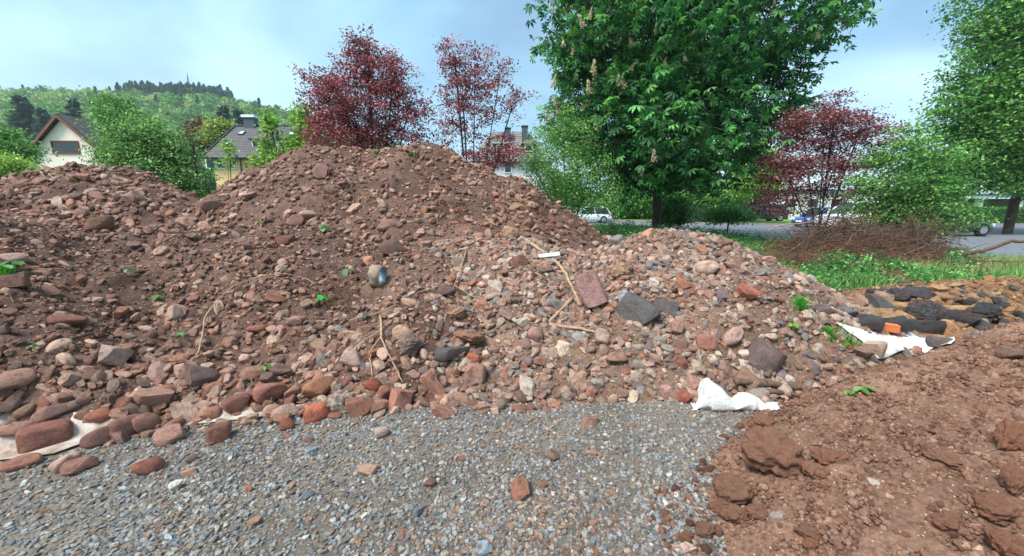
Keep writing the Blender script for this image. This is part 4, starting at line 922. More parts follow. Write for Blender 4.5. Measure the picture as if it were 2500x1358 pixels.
ch, tips = tree('horse_chestnut', 'big dark green chestnut tree in flower, its trunk beside the road', 'tree', [trk] + limbs, CH, 2150, 7, (0.27, 0.27, 0.20), 0.26,
     ['38723c', '458444', '2e6238', '57964e', '70ac58', '285834', '4a8a50'], 'bark', leaf_palm(), None, 0.011, 0.29, 1.0, 0.28, 0.75, 21)
def spike(seed):
    g = np.random.default_rng(seed); v, f, c = [], [], []
    for i in range(90):
        h = g.random(); r = 0.055 * (1 - h) + 0.008; a = g.uniform(0, 6.283); p = np.array([r * math.cos(a), r * math.sin(a), h * 0.30]); s = 0.02
        n = g.normal(size=(3, 3)) * s; b = len(v); v += [p + n[0], p + n[1], p + n[2]]; f.append((b, b + 1, b + 2)); c.append(lin(['efe3c8', 'e6d3b4', 'dcbfa2'][int(g.integers(0, 3))]))
    return new_mesh('flower_spike', v, f, M['leaf'], False, c)
SPK = [spike(i) for i in range(3)]
uu, vv, dd = proj(tips); front = (vv > -30) & (dd < 16.4) & (uu < 2100); lw = (uu < 1560) & (vv < 330)
cand = np.nonzero(front)[0]; rng2 = np.random.default_rng(3); pr = np.where(lw[cand], 4.0, np.where(vv[cand] < 200, 1.3, 0.5)); pr /= pr.sum()
for i in rng2.choice(cand, 98, False, pr):
    o = link('flower_spike', SPK[i % 3], ch, tips[i] + (lambda q: 0.55 * q / np.linalg.norm(q))(tips[i] - np.array([bx + 0.3, 18.5, 5.5])) + np.array([0, 0, 0.12]) - np.array(trk[0])); o.rotation_euler = (rng2.normal(0, 0.25), rng2.normal(0, 0.25), 0); s = rng2.uniform(1.0, 1.45); o.scale = (s, s, s)
# purple trees
RED = ['965058', 'a8626a', '7c424c', 'b47078', '6a3a46', '985a60']
def stems_fan(px, Y, tops, z0=None):
    x = float(at(px, 500, Y)[0]); b = np.array([x, Y, gz(x, Y) - 0.1 if z0 is None else z0]); out = []
    for tx, ty, dy in tops:
        e = at(tx, ty, Y + dy); out.append([tuple(b), tuple(b + (e - b) * 0.33 + [0, 0, 0.15]), tuple(b + (e - b) * 0.66 + [0, 0, 0.12]), tuple(e)])
    return out
GPU = 'purple-leaved small trees'
tree('purple_tree', 'dense dark red leaved tree rising behind the tallest heap', 'tree', stems_fan(910, 12.5, [(900, 130, 0), (850, 190, .4), (960, 200, -.3), (800, 250, 0), (1000, 260, .3), (760, 190, 0)]),
     [(880, 110, 32, 36, 12.5, 0.8), (905, 160, 62, 50, 12.5, 0.9), (960, 200, 50, 60, 12.3, 0.8), (850, 200, 70, 60, 12.6, 0.8), (800, 260, 62, 60, 12.4), (890, 260, 90, 70, 12.6, 0.9), (990, 260, 62, 60, 12.4, 0.7), (1020, 300, 46, 50, 12.6, 0.5), (830, 330, 80, 55, 12.2, 1.2),
      (930, 340, 90, 46, 12.6, 1.0), (745, 190, 20, 34, 12.5, 0.35), (770, 215, 30, 30, 12.5, 0.4), (1040, 340, 40, 40, 12.5, 0.5)], 680, 36, (0.12, 0.12, 0.075), 0.08, RED, 'bark_red', leaf_oval(0.6), GPU, 0.005, 0.07, 0.7, 0.3, 0.6, 31, 'stems')
tree('purple_tree', 'sparse open dark red tree right of the dense red one, sky showing through', 'tree', stems_fan(1150, 12.2, [(1110, 140, 0), (1160, 160, .3), (1220, 190, 0), (1130, 240, -.3), (1250, 260, .2)]),
     [(1105, 140, 42, 40, 12.2), (1165, 150, 45, 38, 12.3, 0.7), (1220, 180, 34, 40, 12.2, 0.5), (1150, 215, 66, 45, 12.3, 0.9), (1110, 230, 40, 40, 12), (1220, 235, 46, 40, 12.2, 0.6), (1270, 240, 34, 24, 12.2, 0.4), (1140, 290, 62, 45, 12.2, 0.7), (1100, 330, 40, 40, 12.4, 0.6), (1220, 290, 45, 36, 12.3, 0.35),
      (1180, 385, 60, 28, 12, 1.3), (1240, 380, 40, 24, 12, 1.1), (1215, 350, 40, 22, 12.0, 0.8)], 330, 28, (0.12, 0.12, 0.06), 0.075, RED, 'bark_red', leaf_oval(0.6), GPU, 0.005, 0.06, 0.7, 0.3, 0.6, 32, 'stems')
tree('purple_tree', 'wide layered purple tree on the right behind the heap of roots', 'tree', stems_fan(2010, 14, [(2040, 270, 0), (1960, 320, .4), (2100, 320, -.3), (1900, 380, 0), (2140, 380, .3), (2010, 380, 0)]),
     [(2040, 248, 30, 24, 14, 0.7), (1985, 290, 70, 36, 14), (2070, 300, 80, 34, 14.2), (1930, 310, 40, 20, 14, 0.7), (2140, 330, 50, 30, 14), (2000, 345, 110, 28, 14.2, 1.1), (1920, 400, 62, 36, 14, 1.1), (2080, 390, 90, 32, 14.2, 0.9), (1985, 420, 90, 40, 14.2, 0.7), (1900, 450, 55, 40, 14, 0.9),
      (2060, 460, 80, 30, 14.2, 0.6), (1890, 500, 50, 40, 14, 0.6), (1980, 490, 80, 36, 14.4, 0.5)], 860, 24, (0.22, 0.18, 0.05), 0.09, ['94585f', 'a4656b', '7c4a52', 'b0746f', '885862'], 'bark_red', leaf_oval(0.6), GPU, 0.004, 0.07, 0.9, 0.22, 0.6, 33, 'stems')
# green trees and shrubs
LG = ['67994c', '7aa958', '568748', '8ab664', '477a40', '70a054']; MG = ['3f7a36', '4f8c3c', '356c32', '63993f', '2c5c2c', '7aa64a']; YG = ['94ba50', '82ac4c', 'a6c664', '709c48', '8ab458']
tree('green_tree', 'broad feathery green tree between the cream house and the yellow house', 'tree', stems_fan(480, 13, [(470, 330, 0), (380, 330, 0), (300, 300, .3), (520, 380, 0), (420, 380, -.4), (330, 400, 0)]),
     [(275, 270, 34, 34, 13.2), (305, 310, 52, 46, 13.2), (360, 340, 74, 46, 13), (300, 370, 46, 46, 13), (390, 370, 76, 50, 13), (340, 400, 90, 36, 12.8), (455, 360, 30, 40, 13, 0.35), (420, 430, 80, 46, 13, 1.1), (450, 457, 60, 34, 13, 0.8), (480, 485, 58, 15, 13), (470, 330, 20, 26, 13, 0.3), (490, 400, 14, 20, 13, 0.15)],
     900, 28, (0.20, 0.2, 0.065), 0.09, ['64965a', '72a35e', '578750', '82ae68', '4c7a48', '98b870', '88a85e'], 'bark', leaf_oval(0.55), None, 0.005, 0.09, 0.9, 0.26, 0.6, 41, 'stems')
tree('sapling', 'bright yellow-green maple sapling in front of the yellow house dormer', 'sapling', stems_fan(730, 13, [(655, 290, 0), (700, 350, 0), (750, 290, .3), (770, 330, 0)]),
     [(655, 300, 14, 34, 13), (660, 350, 18, 36, 13), (650, 395, 26, 26, 13), (700, 390, 36, 24, 13), (715, 350, 26, 24, 13, 0.8), (750, 290, 30, 40, 13.2), (765, 340, 34, 50, 13.2), (735, 375, 46, 26, 13), (625, 420, 20, 20, 13, 0.6)],
     210, 16, (0.12, 0.12, 0.09), 0.13, YG, 'bark', leaf_oval(0.75), None, 0.004, 0.03, 0.7, 0.2, 0.6, 42, 'stems')
tree('sapling', 'small yellow-green sapling leaning over the yellow wall by the tallest heap', 'sapling', stems_fan(560, 12.6, [(560, 370, 0), (555, 395, .2), (590, 400, 0)]),
     [(556, 350, 8, 14, 12.6), (558, 372, 12, 18, 12.6), (552, 398, 22, 12, 12.6, 0.7), (575, 420, 10, 8, 12.6, 0.3)], 26, 9, (0.08, 0.08, 0.06), 0.11, YG, 'bark', leaf_oval(0.6), None, 0.004, 0.02, 0.7, 0.2, 0.6, 43, 'stems')
tree('tall_shrub', 'light green airy shrub left of the chestnut trunk', 'shrub', stems_fan(1390, 14, [(1370, 290, 0), (1330, 350, .3), (1420, 330, 0), (1300, 400, 0), (1450, 400, .2)]),
     [(1365, 300, 46, 46, 14, 0.7), (1330, 350, 46, 50, 14, 0.75), (1410, 350, 55, 55, 14, 0.8), (1300, 400, 44, 36, 14, 0.8), (1370, 420, 80, 60, 13.8), (1440, 430, 55, 70, 14.2), (1410, 490, 90, 36, 14, 1.2), (1345, 455, 60, 40, 13.6), (1480, 480, 40, 40, 14)],
     820, 22, (0.15, 0.15, 0.12), 0.075, LG + ['8fc46a', '9ac97a'], 'bark_grey', leaf_oval(0.6), None, 0.004, 0.05, 0.6, 0.2, 0.55, 44, 'stems')
tree('tall_shrub', 'dense bright green shrub hanging over the parked dark car', 'shrub', stems_fan(2190, 12.6, [(2230, 350, 0), (2170, 400, .3), (2290, 420, 0), (2130, 460, 0), (2320, 480, .2)]),
     [(2225, 330, 36, 30, 12.6, 0.6), (2190, 385, 60, 46, 12.6, 0.9), (2275, 400, 60, 40, 12.8, 0.8), (2340, 400, 30, 20, 12.6, 0.5), (2250, 360, 50, 30, 12.6, 0.7), (2180, 450, 80, 50, 12.4), (2280, 470, 90, 45, 12.6), (2220, 520, 110, 45, 12.4, 1.1), (2330, 530, 55, 34, 12.6, 0.9), (2130, 520, 60, 40, 12.6, 0.7), (2250, 560, 80, 26, 12.2)],
     760, 22, (0.24, 0.2, 0.05), 0.10, LG, 'bark', leaf_oval(0.6), None, 0.005, 0.06, 0.9, 0.24, 0.55, 45, 'stems')
bx2 = float(at(2475, 500, 22)[0]); tb = [(bx2, 22, -0.2), (bx2, 22, 1.6), (bx2 + 0.2, 22, 4), (bx2 + 0.6, 22, 7.5), (bx2 + 1, 22, 12)]
tree('broad_tree', 'tall broad green tree at the right edge behind the trimmed hedge', 'tree', [tb],
     [(2560, -60, 150, 160, 22), (2480, 80, 90, 80, 22), (2440, 180, 110, 60, 22), (2560, 200, 120, 150, 22), (2400, 260, 100, 60, 22), (2480, 320, 130, 70, 21.5), (2380, 350, 90, 60, 22), (2430, 410, 110, 50, 22), (2340, 300, 60, 40, 22, 0.5), (2350, 170, 40, 26, 22, 0.35), (2600, 380, 120, 90, 22), (2300, 270, 40, 24, 22, 0.3), (2440, 440, 90, 32, 21.6), (2530, 450, 90, 36, 21.6), (2345, 405, 56, 40, 22, 0.8)],
     2300, 24, (0.46, 0.36, 0.11), 0.21, ['5f964c', '6ca650', '528444', '8ab460', '48733e', '7cad58'], 'bark', leaf_oval(0.55), None, 0.009, 0.2, 0.9, 0.26, 0.6, 46, 'trunk')
for sd, px, py, wx, wy, Y, pal, lab in [
 (51, 8, 362, 62, 46, 20, LG, 'bright green bush at the far left beside the cream house'), (52, 12, 412, 58, 32, 16, YG + ['a8b86a'], 'pale yellow-green low bush at the far left edge'),
 (53, 300, 300, 40, 50, 34, MG, 'green crown half hidden behind the feathery tree'), (54, 500, 330, 34, 30, 60, ['6b4038', '57302e', '7d4f40'], 'copper-brown round tree behind the yellow house'),
 (55, 540, 325, 30, 24, 55, ['8fa050', '7d9446', 'a3ae62'], 'olive-green tree touching the copper-brown one'), (56, 1850, 420, 60, 60, 36, YG, 'light green tree seen right of the chestnut trunk'), (57, 1700, 470, 130, 34, 42, LG, 'light green bushes beyond the road behind the chestnut'),
 (58, 1540, 500, 60, 34, 47, MG, 'dark garden shrub beyond the road left of the chestnut trunk'), (59, 1640, 520, 34, 34, 19, MG, 'low shrub right against the chestnut trunk'), (60, 2280, 450, 70, 40, 30, MG, 'green tree behind the garage end'), (61, 1780, 525, 60, 16, 20, LG, 'low leafy plant in front of the clipped dark hedge')]:
    s = Y / F; n = int(120 + wx * wy / 14); x = float(at(px, py, Y)[0]); b = (x, Y, gz(x, Y) - 0.2); c0 = at(px, py, Y)
    tree('bush' if 'bush' in lab or 'shrub' in lab or 'plant' in lab else 'green_tree', lab, 'bush' if 'bush' in lab or 'shrub' in lab or 'plant' in lab else 'tree', [[b, tuple(np.array(b) * 0.5 + c0 * 0.5), tuple(c0)]],
         [(px, py, wx, wy, Y), (px - wx * 0.5, py + wy * 0.4, wx * 0.5, wy * 0.6, Y), (px + wx * 0.5, py + wy * 0.3, wx * 0.5, wy * 0.6, Y), (px, py - wy * 0.6, wx * 0.4, wy * 0.5, Y)], n, 18, (11 * s, 11 * s, 6 * s), max(0.07, 7.5 * s), pal, 'bark', None, None, 0.006, 0.12, 0.8, 0.25, 0.6, sd)

# ------------------------------------------------------------------ hill and far forest
RU = np.array([-200, 0, 130, 220, 300, 400, 520, 600, 680, 740, 800, 860, 950, 1060, 1200, 1500, 2500]); RV = np.array([276, 274, 264, 274, 272, 272, 276, 296, 312, 326, 348, 366, 392, 420, 450, 470, 480])
HU, HS_ = [], []
for a, b in zip(RU, RV):
    dx, dy, dz = ray(a, b); HU.append(dx / dy); HS_.append(dz / dy)
def hill_h(x, y):
    u = x / np.maximum(y, 1); zr = EYE + np.interp(u, HU, HS_) * 380.0; t = np.clip((y - 85) / 295, 0, 1)
    return 0.4 + np.maximum(zr - 1, 0) * (0.25 * t + 0.75 * t * t * (3 - 2 * t)) * sst(420, 380, y) ** 0.3 + (np.maximum(zr - 1, 0) * 0.9) * 0
yh = np.arange(80, 430, 7.0); uh = np.linspace(-2.3, 0.6, 90)
V = np.array([[(u * y, y, float(hill_h(np.array(u * y), np.array(y)))) for u in uh] for y in yh]).reshape(-1, 3); nx = len(uh)
Q = [(r * nx + c, r * nx + c + 1, (r + 1) * nx + c + 1, (r + 1) * nx + c) for r in range(len(yh) - 1) for c in range(nx - 1)]
M['hill'] = plain('hillside', lin('6a8a50'), 0.95, var=0.3, scale=0.05)
o = link('hill', new_mesh('hill', V, np.array(Q), M['hill'], True)); o['kind'] = 'structure'
def far_crown(seed, kind):
    g = np.random.default_rng(seed); n = 700 if kind == 'b' else 1100
    if kind == 'b':
        lob = g.normal(0, 0.42, (9, 3)) * [1, 1, 0.7] + [0, 0, 0.55]; C = lob[g.integers(0, 9, n)]; d = g.normal(size=(n, 3)); d /= np.linalg.norm(d, axis=1, keepdims=True); C = C + d * g.uniform(0.32, 0.5, (n, 1)) * [1, 1, 0.85]; s = 0.11
    else:
        h = g.random(n) ** 1.3; a = g.uniform(0, 6.28, n); r = (1 - h) * 0.42 * (0.55 + 0.45 * np.abs(np.sin(h * 26))) * g.uniform(0.6, 1.05, n); C = np.stack([r * np.cos(a), r * np.sin(a), h * 2.2 - 0.1 * r], -1); s = 0.07
    T = g.normal(0, 1, (n, 4, 3)) * s * 0.75; V = (C[:, None] + T).reshape(-1, 3); i = np.arange(n)[:, None] * 4
    return V, np.concatenate([i + [0, 1, 2], i + [1, 3, 2]])
FV = [far_crown(i, 'b') for i in range(5)] + [far_crown(20 + i, 'c') for i in range(3)]
g = np.random.default_rng(8); n = 6400; y = np.sqrt(g.uniform(95 ** 2, 392 ** 2, n)); u = g.uniform(-1.75, 0.1, n); y[:1300] = g.uniform(290, 392, 1300); u[:1300] = g.uniform(-1.02, -0.66, 1300); x = u * y; z = hill_h(x, y)
pu, pv, _ = proj(np.stack([x, y, z], -1)); con = ((pu > 288) & (pu < 575) & (y > 296 + 0.14 * np.abs(pu - 430)) & (g.random(n) < 0.95)) | (g.random(n) < 0.004 + 0.05 * (fbm(x, y, 0.02, 2, 3) > 0.45))
sc_ = np.where(con, g.uniform(5.5, 8.5, n), g.uniform(5, 9, n)) * np.where(y < 180, 0.8, 1); S = np.stack([sc_, sc_, sc_ * g.uniform(0.8, 1.15, n)], -1)
pal = np.array([lin(c) for c in ['6f9e5c', '7fb062', '669658', '9aba6e', '78a266', 'a8ba7a', '5c8a54']]); col = pal[g.integers(0, 7, n)] * np.exp(g.normal(0, 0.12, (n, 1))); cc = np.array([lin(c) for c in ['4c7262', '446a5e', '567a66']])[g.integers(0, 3, n)]
col[con] = cc[con]; col[:, 3] = 1; idx = np.where(con, 5 + g.integers(0, 3, n), g.integers(0, 5, n))
scatter('forest', FV, M['leaf_far'], np.stack([x, y, z], -1), np.stack([0 * x, 0 * x, g.uniform(0, 6.28, n)], -1), S, idx, col, False, False)
def conifer_mesh(seed):
    v, f = far_crown(seed, 'c'); gg = np.random.default_rng(seed); P = np.array([lin(c) for c in ['4a6a58', '405e52', '567660', '38544a']])
    return new_mesh('crown', v, f, M['leaf'], False, P[gg.integers(0, 4, len(f) // 2)][np.arange(len(f)) % (len(f) // 2)])
CM = [conifer_mesh(i) for i in (60, 61)]
tk = MB(); tk.tube([(0, 0, -0.3), (0, 0, 0.4), (0, 0, 1.6)], [0.03, 0.025, 0.01], 6); TKM = new_mesh('trunk', tk.v, tk.f, M['bark'], True)
for i, (px, top, Y, wd, lab) in enumerate([(48, 238, 120, 1.5, 'wide dark conifer at the far left on the hill foot'), (178, 246, 120, 1.25, 'dark conifer directly behind the cream house ridge'), (100, 268, 118, 1.3, 'dark conifer between the wide one and the cream house'),
        (545, 262, 125, 1.4, 'dark conifer standing left above the yellow house'), (580, 272, 122, 1.5, 'dark bushy conifer right above the yellow house roof'), (697, 318, 110, 1.0, 'small dark conifer above the right end of the yellow house roof')]):
    p = at(px, top, Y); b = float(hill_h(np.array(p[0]), np.array(p[1]))); s = max(4, (p[2] - b) / 2.2)
    t = empty('conifer', (p[0], p[1], b), lab, 'conifer', 'dark conifers in front of the wooded hill'); c = link('crown', CM[i % 2], t); c.scale = (s * wd, s * wd, s); k = link('trunk', TKM, t); k.scale = (s, s, s)
mp = at(463, 224, 378); mh = 13.0
mt = empty('radio_mast', (mp[0], mp[1], mp[2]), 'thin lattice radio mast on the wooded ridge', 'mast')
mm = MB()
for k in range(3):
    a = 2.094 * k; mm.tube([(0.9 * math.cos(a), 0.9 * math.sin(a), 0), (0.25 * math.cos(a), 0.25 * math.sin(a), mh)], 0.26, 4)
for j in range(12):
    q = 1 - j / 12 * 0.72; q2 = 1 - (j + 1) / 12 * 0.72
    for k in range(3):
        a, b = 2.094 * k, 2.094 * (k + 1); mm.tube([(0.9 * q * math.cos(a), 0.9 * q * math.sin(a), j * mh / 12), (0.9 * q2 * math.cos(b), 0.9 * q2 * math.sin(b), (j + 1) * mh / 12)], 0.08, 3)
M['steel'] = plain('steel', lin('5f7486'), 0.5); mm.build('lattice', M['steel'], mt)
MB().tube([(0, 0, mh), (0, 0, mh + 3)], 0.22, 4).build('antenna', M['steel'], mt)

# ------------------------------------------------------------------ houses
M['cream'] = plain('cream_render', lin('f0e4d2'), 0.9, var=0.04, scale=1.5); M['apricot'] = plain('apricot_render', lin('f0cd92'), 0.9, var=0.04, scale=1.5); M['wall_white'] = plain('white_render', lin('dfe0de'), 0.9, var=0.04, scale=1)
M['tile_brown'] = tile_mat('brown_tiles', lin('47403f'), lin('625856'), 2, 0.30); M['tile_dark'] = tile_mat('dark_tiles', lin('3c3b40'), lin('5c5655'), 2, 0.24); M['tile_grey'] = tile_mat('grey_tiles', lin('66645f'), lin('84817a'), 2, 0.24)
M['verge'] = plain('brown_board', lin('7a4f40'), 0.7); M['slate'] = plain('slate_cladding', lin('4c535c'), 0.6, var=0.2); M['frame_red'] = plain('red_frame', lin('7d3a34'), 0.6)
def window(parent, c, w, h, frame='white', depth=0.08, name='window', fw=0.09, glass='glass', rot=None):
    """a framed window facing the camera (-Y); pane is a sub-part"""
    x, y, z = c; f = MB()
    for a, b, ww, hh in ((0, h / 2 - fw / 2, w, fw), (0, -h / 2 + fw / 2, w, fw), (-w / 2 + fw / 2, 0, fw, h - 2 * fw), (w / 2 - fw / 2, 0, fw, h - 2 * fw)): f.box((a, 0, b), (ww, depth, hh))
    o = f.build(name, M[frame], parent, (x, y - depth / 2, z))
    MB().box((0, 0.02, 0), (w - 2 * fw, 0.03, h - 2 * fw)).build('pane', M[glass], o)
    if rot: o.rotation_euler = rot
    return o
# cream house with a gable
Yh = 42.0; hx = float(at(170, 385, Yh)[0]); ze = float(at(164, 388, Yh)[2]); zp = float(at(143, 285, Yh)[2]); hw = 4.1; zg = gz(hx, Yh); dep = 12.0
hs = empty('gabled_house', (hx, Yh, zg), 'cream gabled house with a dark window under a brown tiled roof', 'house'); e, p = ze - zg + 0.35, zp - zg
wl = MB(); wl.add([(-hw, 0, -0.5), (hw, 0, -0.5), (hw, 0, e), (0, 0, p - 0.15), (-hw, 0, e), (-hw, dep, -0.5), (hw, dep, -0.5), (hw, dep, e), (0, dep, p - 0.15), (-hw, dep, e)], [(0, 1, 2, 3, 4), (9, 8, 7, 6, 5), (1, 6, 7, 2), (5, 0, 4, 9)])
wl.build('wall', M['cream'], hs)
rf = MB(); ov = 0.45; sl = (p - e) / hw
rf.slab([(0, -ov, p + 0.1), (-hw - ov, -ov, e - sl * ov + 0.1), (-hw - ov, dep + ov, e - sl * ov + 0.1), (0, dep + ov, p + 0.1)], 0.16); rf.slab([(hw + ov, -ov, e - sl * ov + 0.1), (0, -ov, p + 0.1), (0, dep + ov, p + 0.1), (hw + ov, dep + ov, e - sl * ov + 0.1)], 0.16)
ro = rf.build('roof', M['tile_brown'], hs)
for sg in (-1, 1):
    vb = MB(); vb.slab([(0, -ov - 0.04, p + 0.13), (sg * (hw + ov), -ov - 0.04, e - sl * ov + 0.13), (sg * (hw + ov), -ov - 0.04, e - sl * ov - 0.17), (0, -ov - 0.04, p - 0.20)][::sg], 0.05); vb.build('verge_board', M['verge'], hs)
cb_ = MB().box((2.0, 3.6, p - 1.1), (1.3, 1.6, 2.6)); co = cb_.build('chimney', M['slate'], ro); MB().box((2.0, 3.6, p + 0.26), (1.45, 1.75, 0.12)).build('cap', M['dark'], co)
wz = float(at(162, 360, Yh)[2]) - zg; wx = float(at(161, 360, Yh)[0]) - hx
window(hs, (wx, -0.01, wz), 2.8, 1.3, 'frame_red', 0.1, fw=0.12)
gt_ = MB(); gt_.tube([(-hw - 0.2, -0.3, e - 0.3), (-hw - 0.05, -0.05, e - 1.0), (-hw - 0.05, -0.06, 0)], 0.06, 6).build('downpipe', M['white'], hs)
# yellow house with hip roof
Ye = 32.5; xl, xr = float(at(492, 382, Ye)[0]), float(at(800, 384, Ye)[0]); ze = float(at(640, 383, Ye)[2]); ra, rb = at(575, 308, 37), at(738, 310, 37); zg = gz((xl + xr) / 2, 33)
hs = empty('hip_roofed_house', ((xl + xr) / 2, Ye + 0.5, zg), 'yellow house with a dark hip roof, dormer and white chimney', 'house'); hb = np.array(hs.location)
L_ = lambda p: tuple(np.array(p, float) - hb)
Yb = 41.5; EL, ER, BL, BR = (xl, Ye, ze), (xr, Ye, ze), (xl, Yb, ze), (xr, Yb, ze); RA, RB = tuple(ra), (rb[0], 37, ra[2])
rf = MB(); und = 0.14
rf.add([L_(q) for q in (EL, ER, BR, BL, RA, RB)] + [L_((q[0], q[1], q[2] - und)) for q in (EL, ER, BR, BL)], [(0, 1, 5, 4), (1, 2, 5), (2, 3, 4, 5), (3, 0, 4), (0, 6, 7, 1), (1, 7, 8, 2), (2, 8, 9, 3), (3, 9, 6, 0), (6, 9, 8, 7)])
ro = rf.build('roof', M['tile_dark'], hs)
rc = MB(); rc.tube([L_(RA), L_(RB)], 0.12, 6); rc.tube([L_(EL), L_(RA)], 0.11, 6); rc.tube([L_(ER), L_(RB)], 0.11, 6); rc.build('ridge_tiles', M['dark'], ro)
MB().add([L_(q) for q in ((xl + .5, Ye + .5, zg - .5), (xr - .5, Ye + .5, zg - .5), (xr - .5, Yb - .5, zg - .5), (xl + .5, Yb - .5, zg - .5), (xl + .5, Ye + .5, ze - .15), (xr - .5, Ye + .5, ze - .15), (xr - .5, Yb - .5, ze - .15), (xl + .5, Yb - .5, ze - .15))],
         [(0, 1, 5, 4), (1, 2, 6, 5), (2, 3, 7, 6), (3, 0, 4, 7)]).build('wall', M['apricot'], hs)
MB().tube([L_((xl, Ye - 0.06, ze - 0.05)), L_((xr, Ye - 0.06, ze - 0.05))], 0.09, 8).build('gutter', M['slate'], hs)
cp = at(607, 306, 36.6); co = MB().box(L_((cp[0], 37, RA[2] + 0.2)), (0.9, 0.7, 1.1)).build('chimney', M['slate'], ro); MB().box(L_((cp[0], 37, RA[2] + 0.78)), (1.15, 0.9, 0.22)).build('cap', M['white'], co)
da, db = at(614, 344, 34.0), at(722, 344, 34.0); dzt, dzb = float(at(660, 343, 34)[2]), float(at(660, 369, 34)[2]); dm = MB(); dm.box(L_(((da[0] + db[0]) / 2, 35.2, (dzt + dzb) / 2)), (db[0] - da[0], 2.4, dzt - dzb)); do = dm.build('dormer', M['slate'], hs)
MB().box(L_(((da[0] + db[0]) / 2, 35.15, dzt + 0.07)), (db[0] - da[0] + 0.3, 2.7, 0.12)).build('dormer_roof', M['dark'], do)
for px in (626, 668, 689, 709):
    q = at(px, 355, 34.0); window(do, L_((q[0], 33.99, q[2])), 0.62, 0.78, fw=0.07)
for px, py in ((591, 326), (713, 328), (556, 352)):
    yy = 32.5
    for _ in range(60):
        q = at(px, py, yy); rz = ze + (yy - Ye) / (37 - Ye) * (RA[2] - ze)
        if q[2] <= rz: break
        yy += 0.08
    window(ro, L_((q[0], q[1] - 0.04, q[2] + 0.06)), 0.5 if py < 340 else 0.35, 0.6 if py < 340 else 0.4, 'steel', 0.08, 'skylight', 0.06, 'clear_lamp', (-(math.pi / 2 - math.atan2(RA[2] - ze, 37 - Ye)), 0, 0))
for px, w, h in ((516, 0.8, 0.75), (542, 0.8, 0.75), (571, 0.6, 0.75), (631, 0.62, 0.8), (690, 0.7, 0.8)):
    q = at(px, 401, Ye + 0.5); window(hs, L_((q[0], Ye + 0.49, q[2])), w, h, fw=0.08)
q = at(585, 384, Ye + 0.4); MB().tube([L_((q[0], Ye + 0.42, ze - 0.12)), L_((q[0], Ye + 0.42, zg))], 0.05, 6).build('downpipe', M['verge'], hs)
# grey roofed white house
Ye = 37.0; xl, xr = float(at(1150, 393, Ye)[0]), float(at(1352, 393, Ye)[0]); ze = float(at(1250, 393, Ye)[2]); ra, rb = at(1200, 322, 40), at(1289, 322, 40); zg = 0.0
hs = empty('hip_roofed_house', ((xl + xr) / 2, Ye + 0.5, zg), 'white house with a grey tiled hip roof between the red and green trees', 'house'); hb = np.array(hs.location)
L_ = lambda p: tuple(np.array(p, float) - hb)
Yb = 43.0; EL, ER, BL, BR = (xl, Ye, ze), (xr, Ye, ze), (xl, Yb, ze), (xr, Yb, ze); RA, RB = tuple(ra), (rb[0], 40, ra[2])
rf = MB(); rf.add([L_(q) for q in (EL, ER, BR, BL, RA, RB)] + [L_((q[0], q[1], q[2] - und)) for q in (EL, ER, BR, BL)], [(0, 1, 5, 4), (1, 2, 5), (2, 3, 4, 5), (3, 0, 4), (0, 6, 7, 1), (1, 7, 8, 2), (2, 8, 9, 3), (3, 9, 6, 0), (6, 9, 8, 7)])
ro = rf.build('roof', M['tile_grey'], hs)
MB().add([L_(q) for q in ((xl + .4, Ye + .4, -.5), (xr - .4, Ye + .4, -.5), (xr - .4, Yb - .4, -.5), (xl + .4, Yb - .4, -.5), (xl + .4, Ye + .4, ze - .15), (xr - .4, Ye + .4, ze - .15), (xr - .4, Yb - .4, ze - .15), (xl + .4, Yb - .4, ze - .15))],
         [(0, 1, 5, 4), (1, 2, 6, 5), (2, 3, 7, 6), (3, 0, 4, 7)]).build('wall', M['wall_white'], hs)
for px, w, top in ((1281, 0.55, 310), (1240, 0.5, 315)):
    q = at(px, top, 39.2); co = MB().box(L_((q[0], 39.2, q[2] - 0.75)), (w, 0.6, 1.5)).build('chimney', M['slate'], ro); MB().box(L_((q[0], 39.2, q[2] + 0.03)), (w + 0.12, 0.7, 0.08)).build('cap', M['dark'], co)
for px in (1222, 1291):
    q = at(px, 362, 37.9); do = MB().box(L_((q[0], 38.7, q[2])), (1.1, 1.8, 0.75)).build('dormer', M['slate'], hs); dr = MB()
    dr.add([L_((q[0] - .75, 37.6, q[2] + .36)), L_((q[0] + .75, 37.6, q[2] + .36)), L_((q[0] + .75, 39.7, q[2] + .36)), L_((q[0] - .75, 39.7, q[2] + .36)), L_((q[0], 38.1, q[2] + .85)), L_((q[0], 39.7, q[2] + .85))], [(0, 1, 4), (1, 2, 5, 4), (2, 3, 5), (3, 0, 4, 5), (3, 2, 1, 0)]); dr.build('dormer_roof', M['tile_grey'], do)
    window(do, L_((q[0], 37.79, q[2] - 0.02)), 0.75, 0.62, fw=0.07)
for px in (1195, 1240, 1306):
    q = at(px, 410, Ye + .4); window(hs, L_((q[0], Ye + .39, q[2])), 0.7, 0.95, fw=0.07)
# white building on the right, garage
q0, q1 = at(1905, 450, 48), at(2190, 450, 48); hs = empty('flat_roofed_building', ((q0[0] + q1[0]) / 2, 48, 0), 'white flat-roofed building glimpsed through the wide purple tree', 'building'); w = q1[0] - q0[0]
MB().box((0, 4, 1.6), (w, 8, 3.4)).build('wall', M['wall_white'], hs); MB().box((0, 4, 3.4), (w + 0.6, 8.6, 0.25)).build('roof', M['slate'], hs)
for i in range(5): window(hs, (-w / 2 + w * (i + 0.5) / 5, -0.01, 1.9), 1.4, 1.2)
q0, q1 = at(2332, 480, 40), at(2640, 480, 40); hs = empty('garage', ((q0[0] + q1[0]) / 2, 40, 0), 'flat garage with a pale roof edge behind the trimmed hedge', 'garage'); w = q1[0] - q0[0]
M['garage'] = plain('garage_wall', lin('7d7369'), 0.9); M['fascia'] = plain('pale_fascia', lin('c8d8e2'), 0.4)
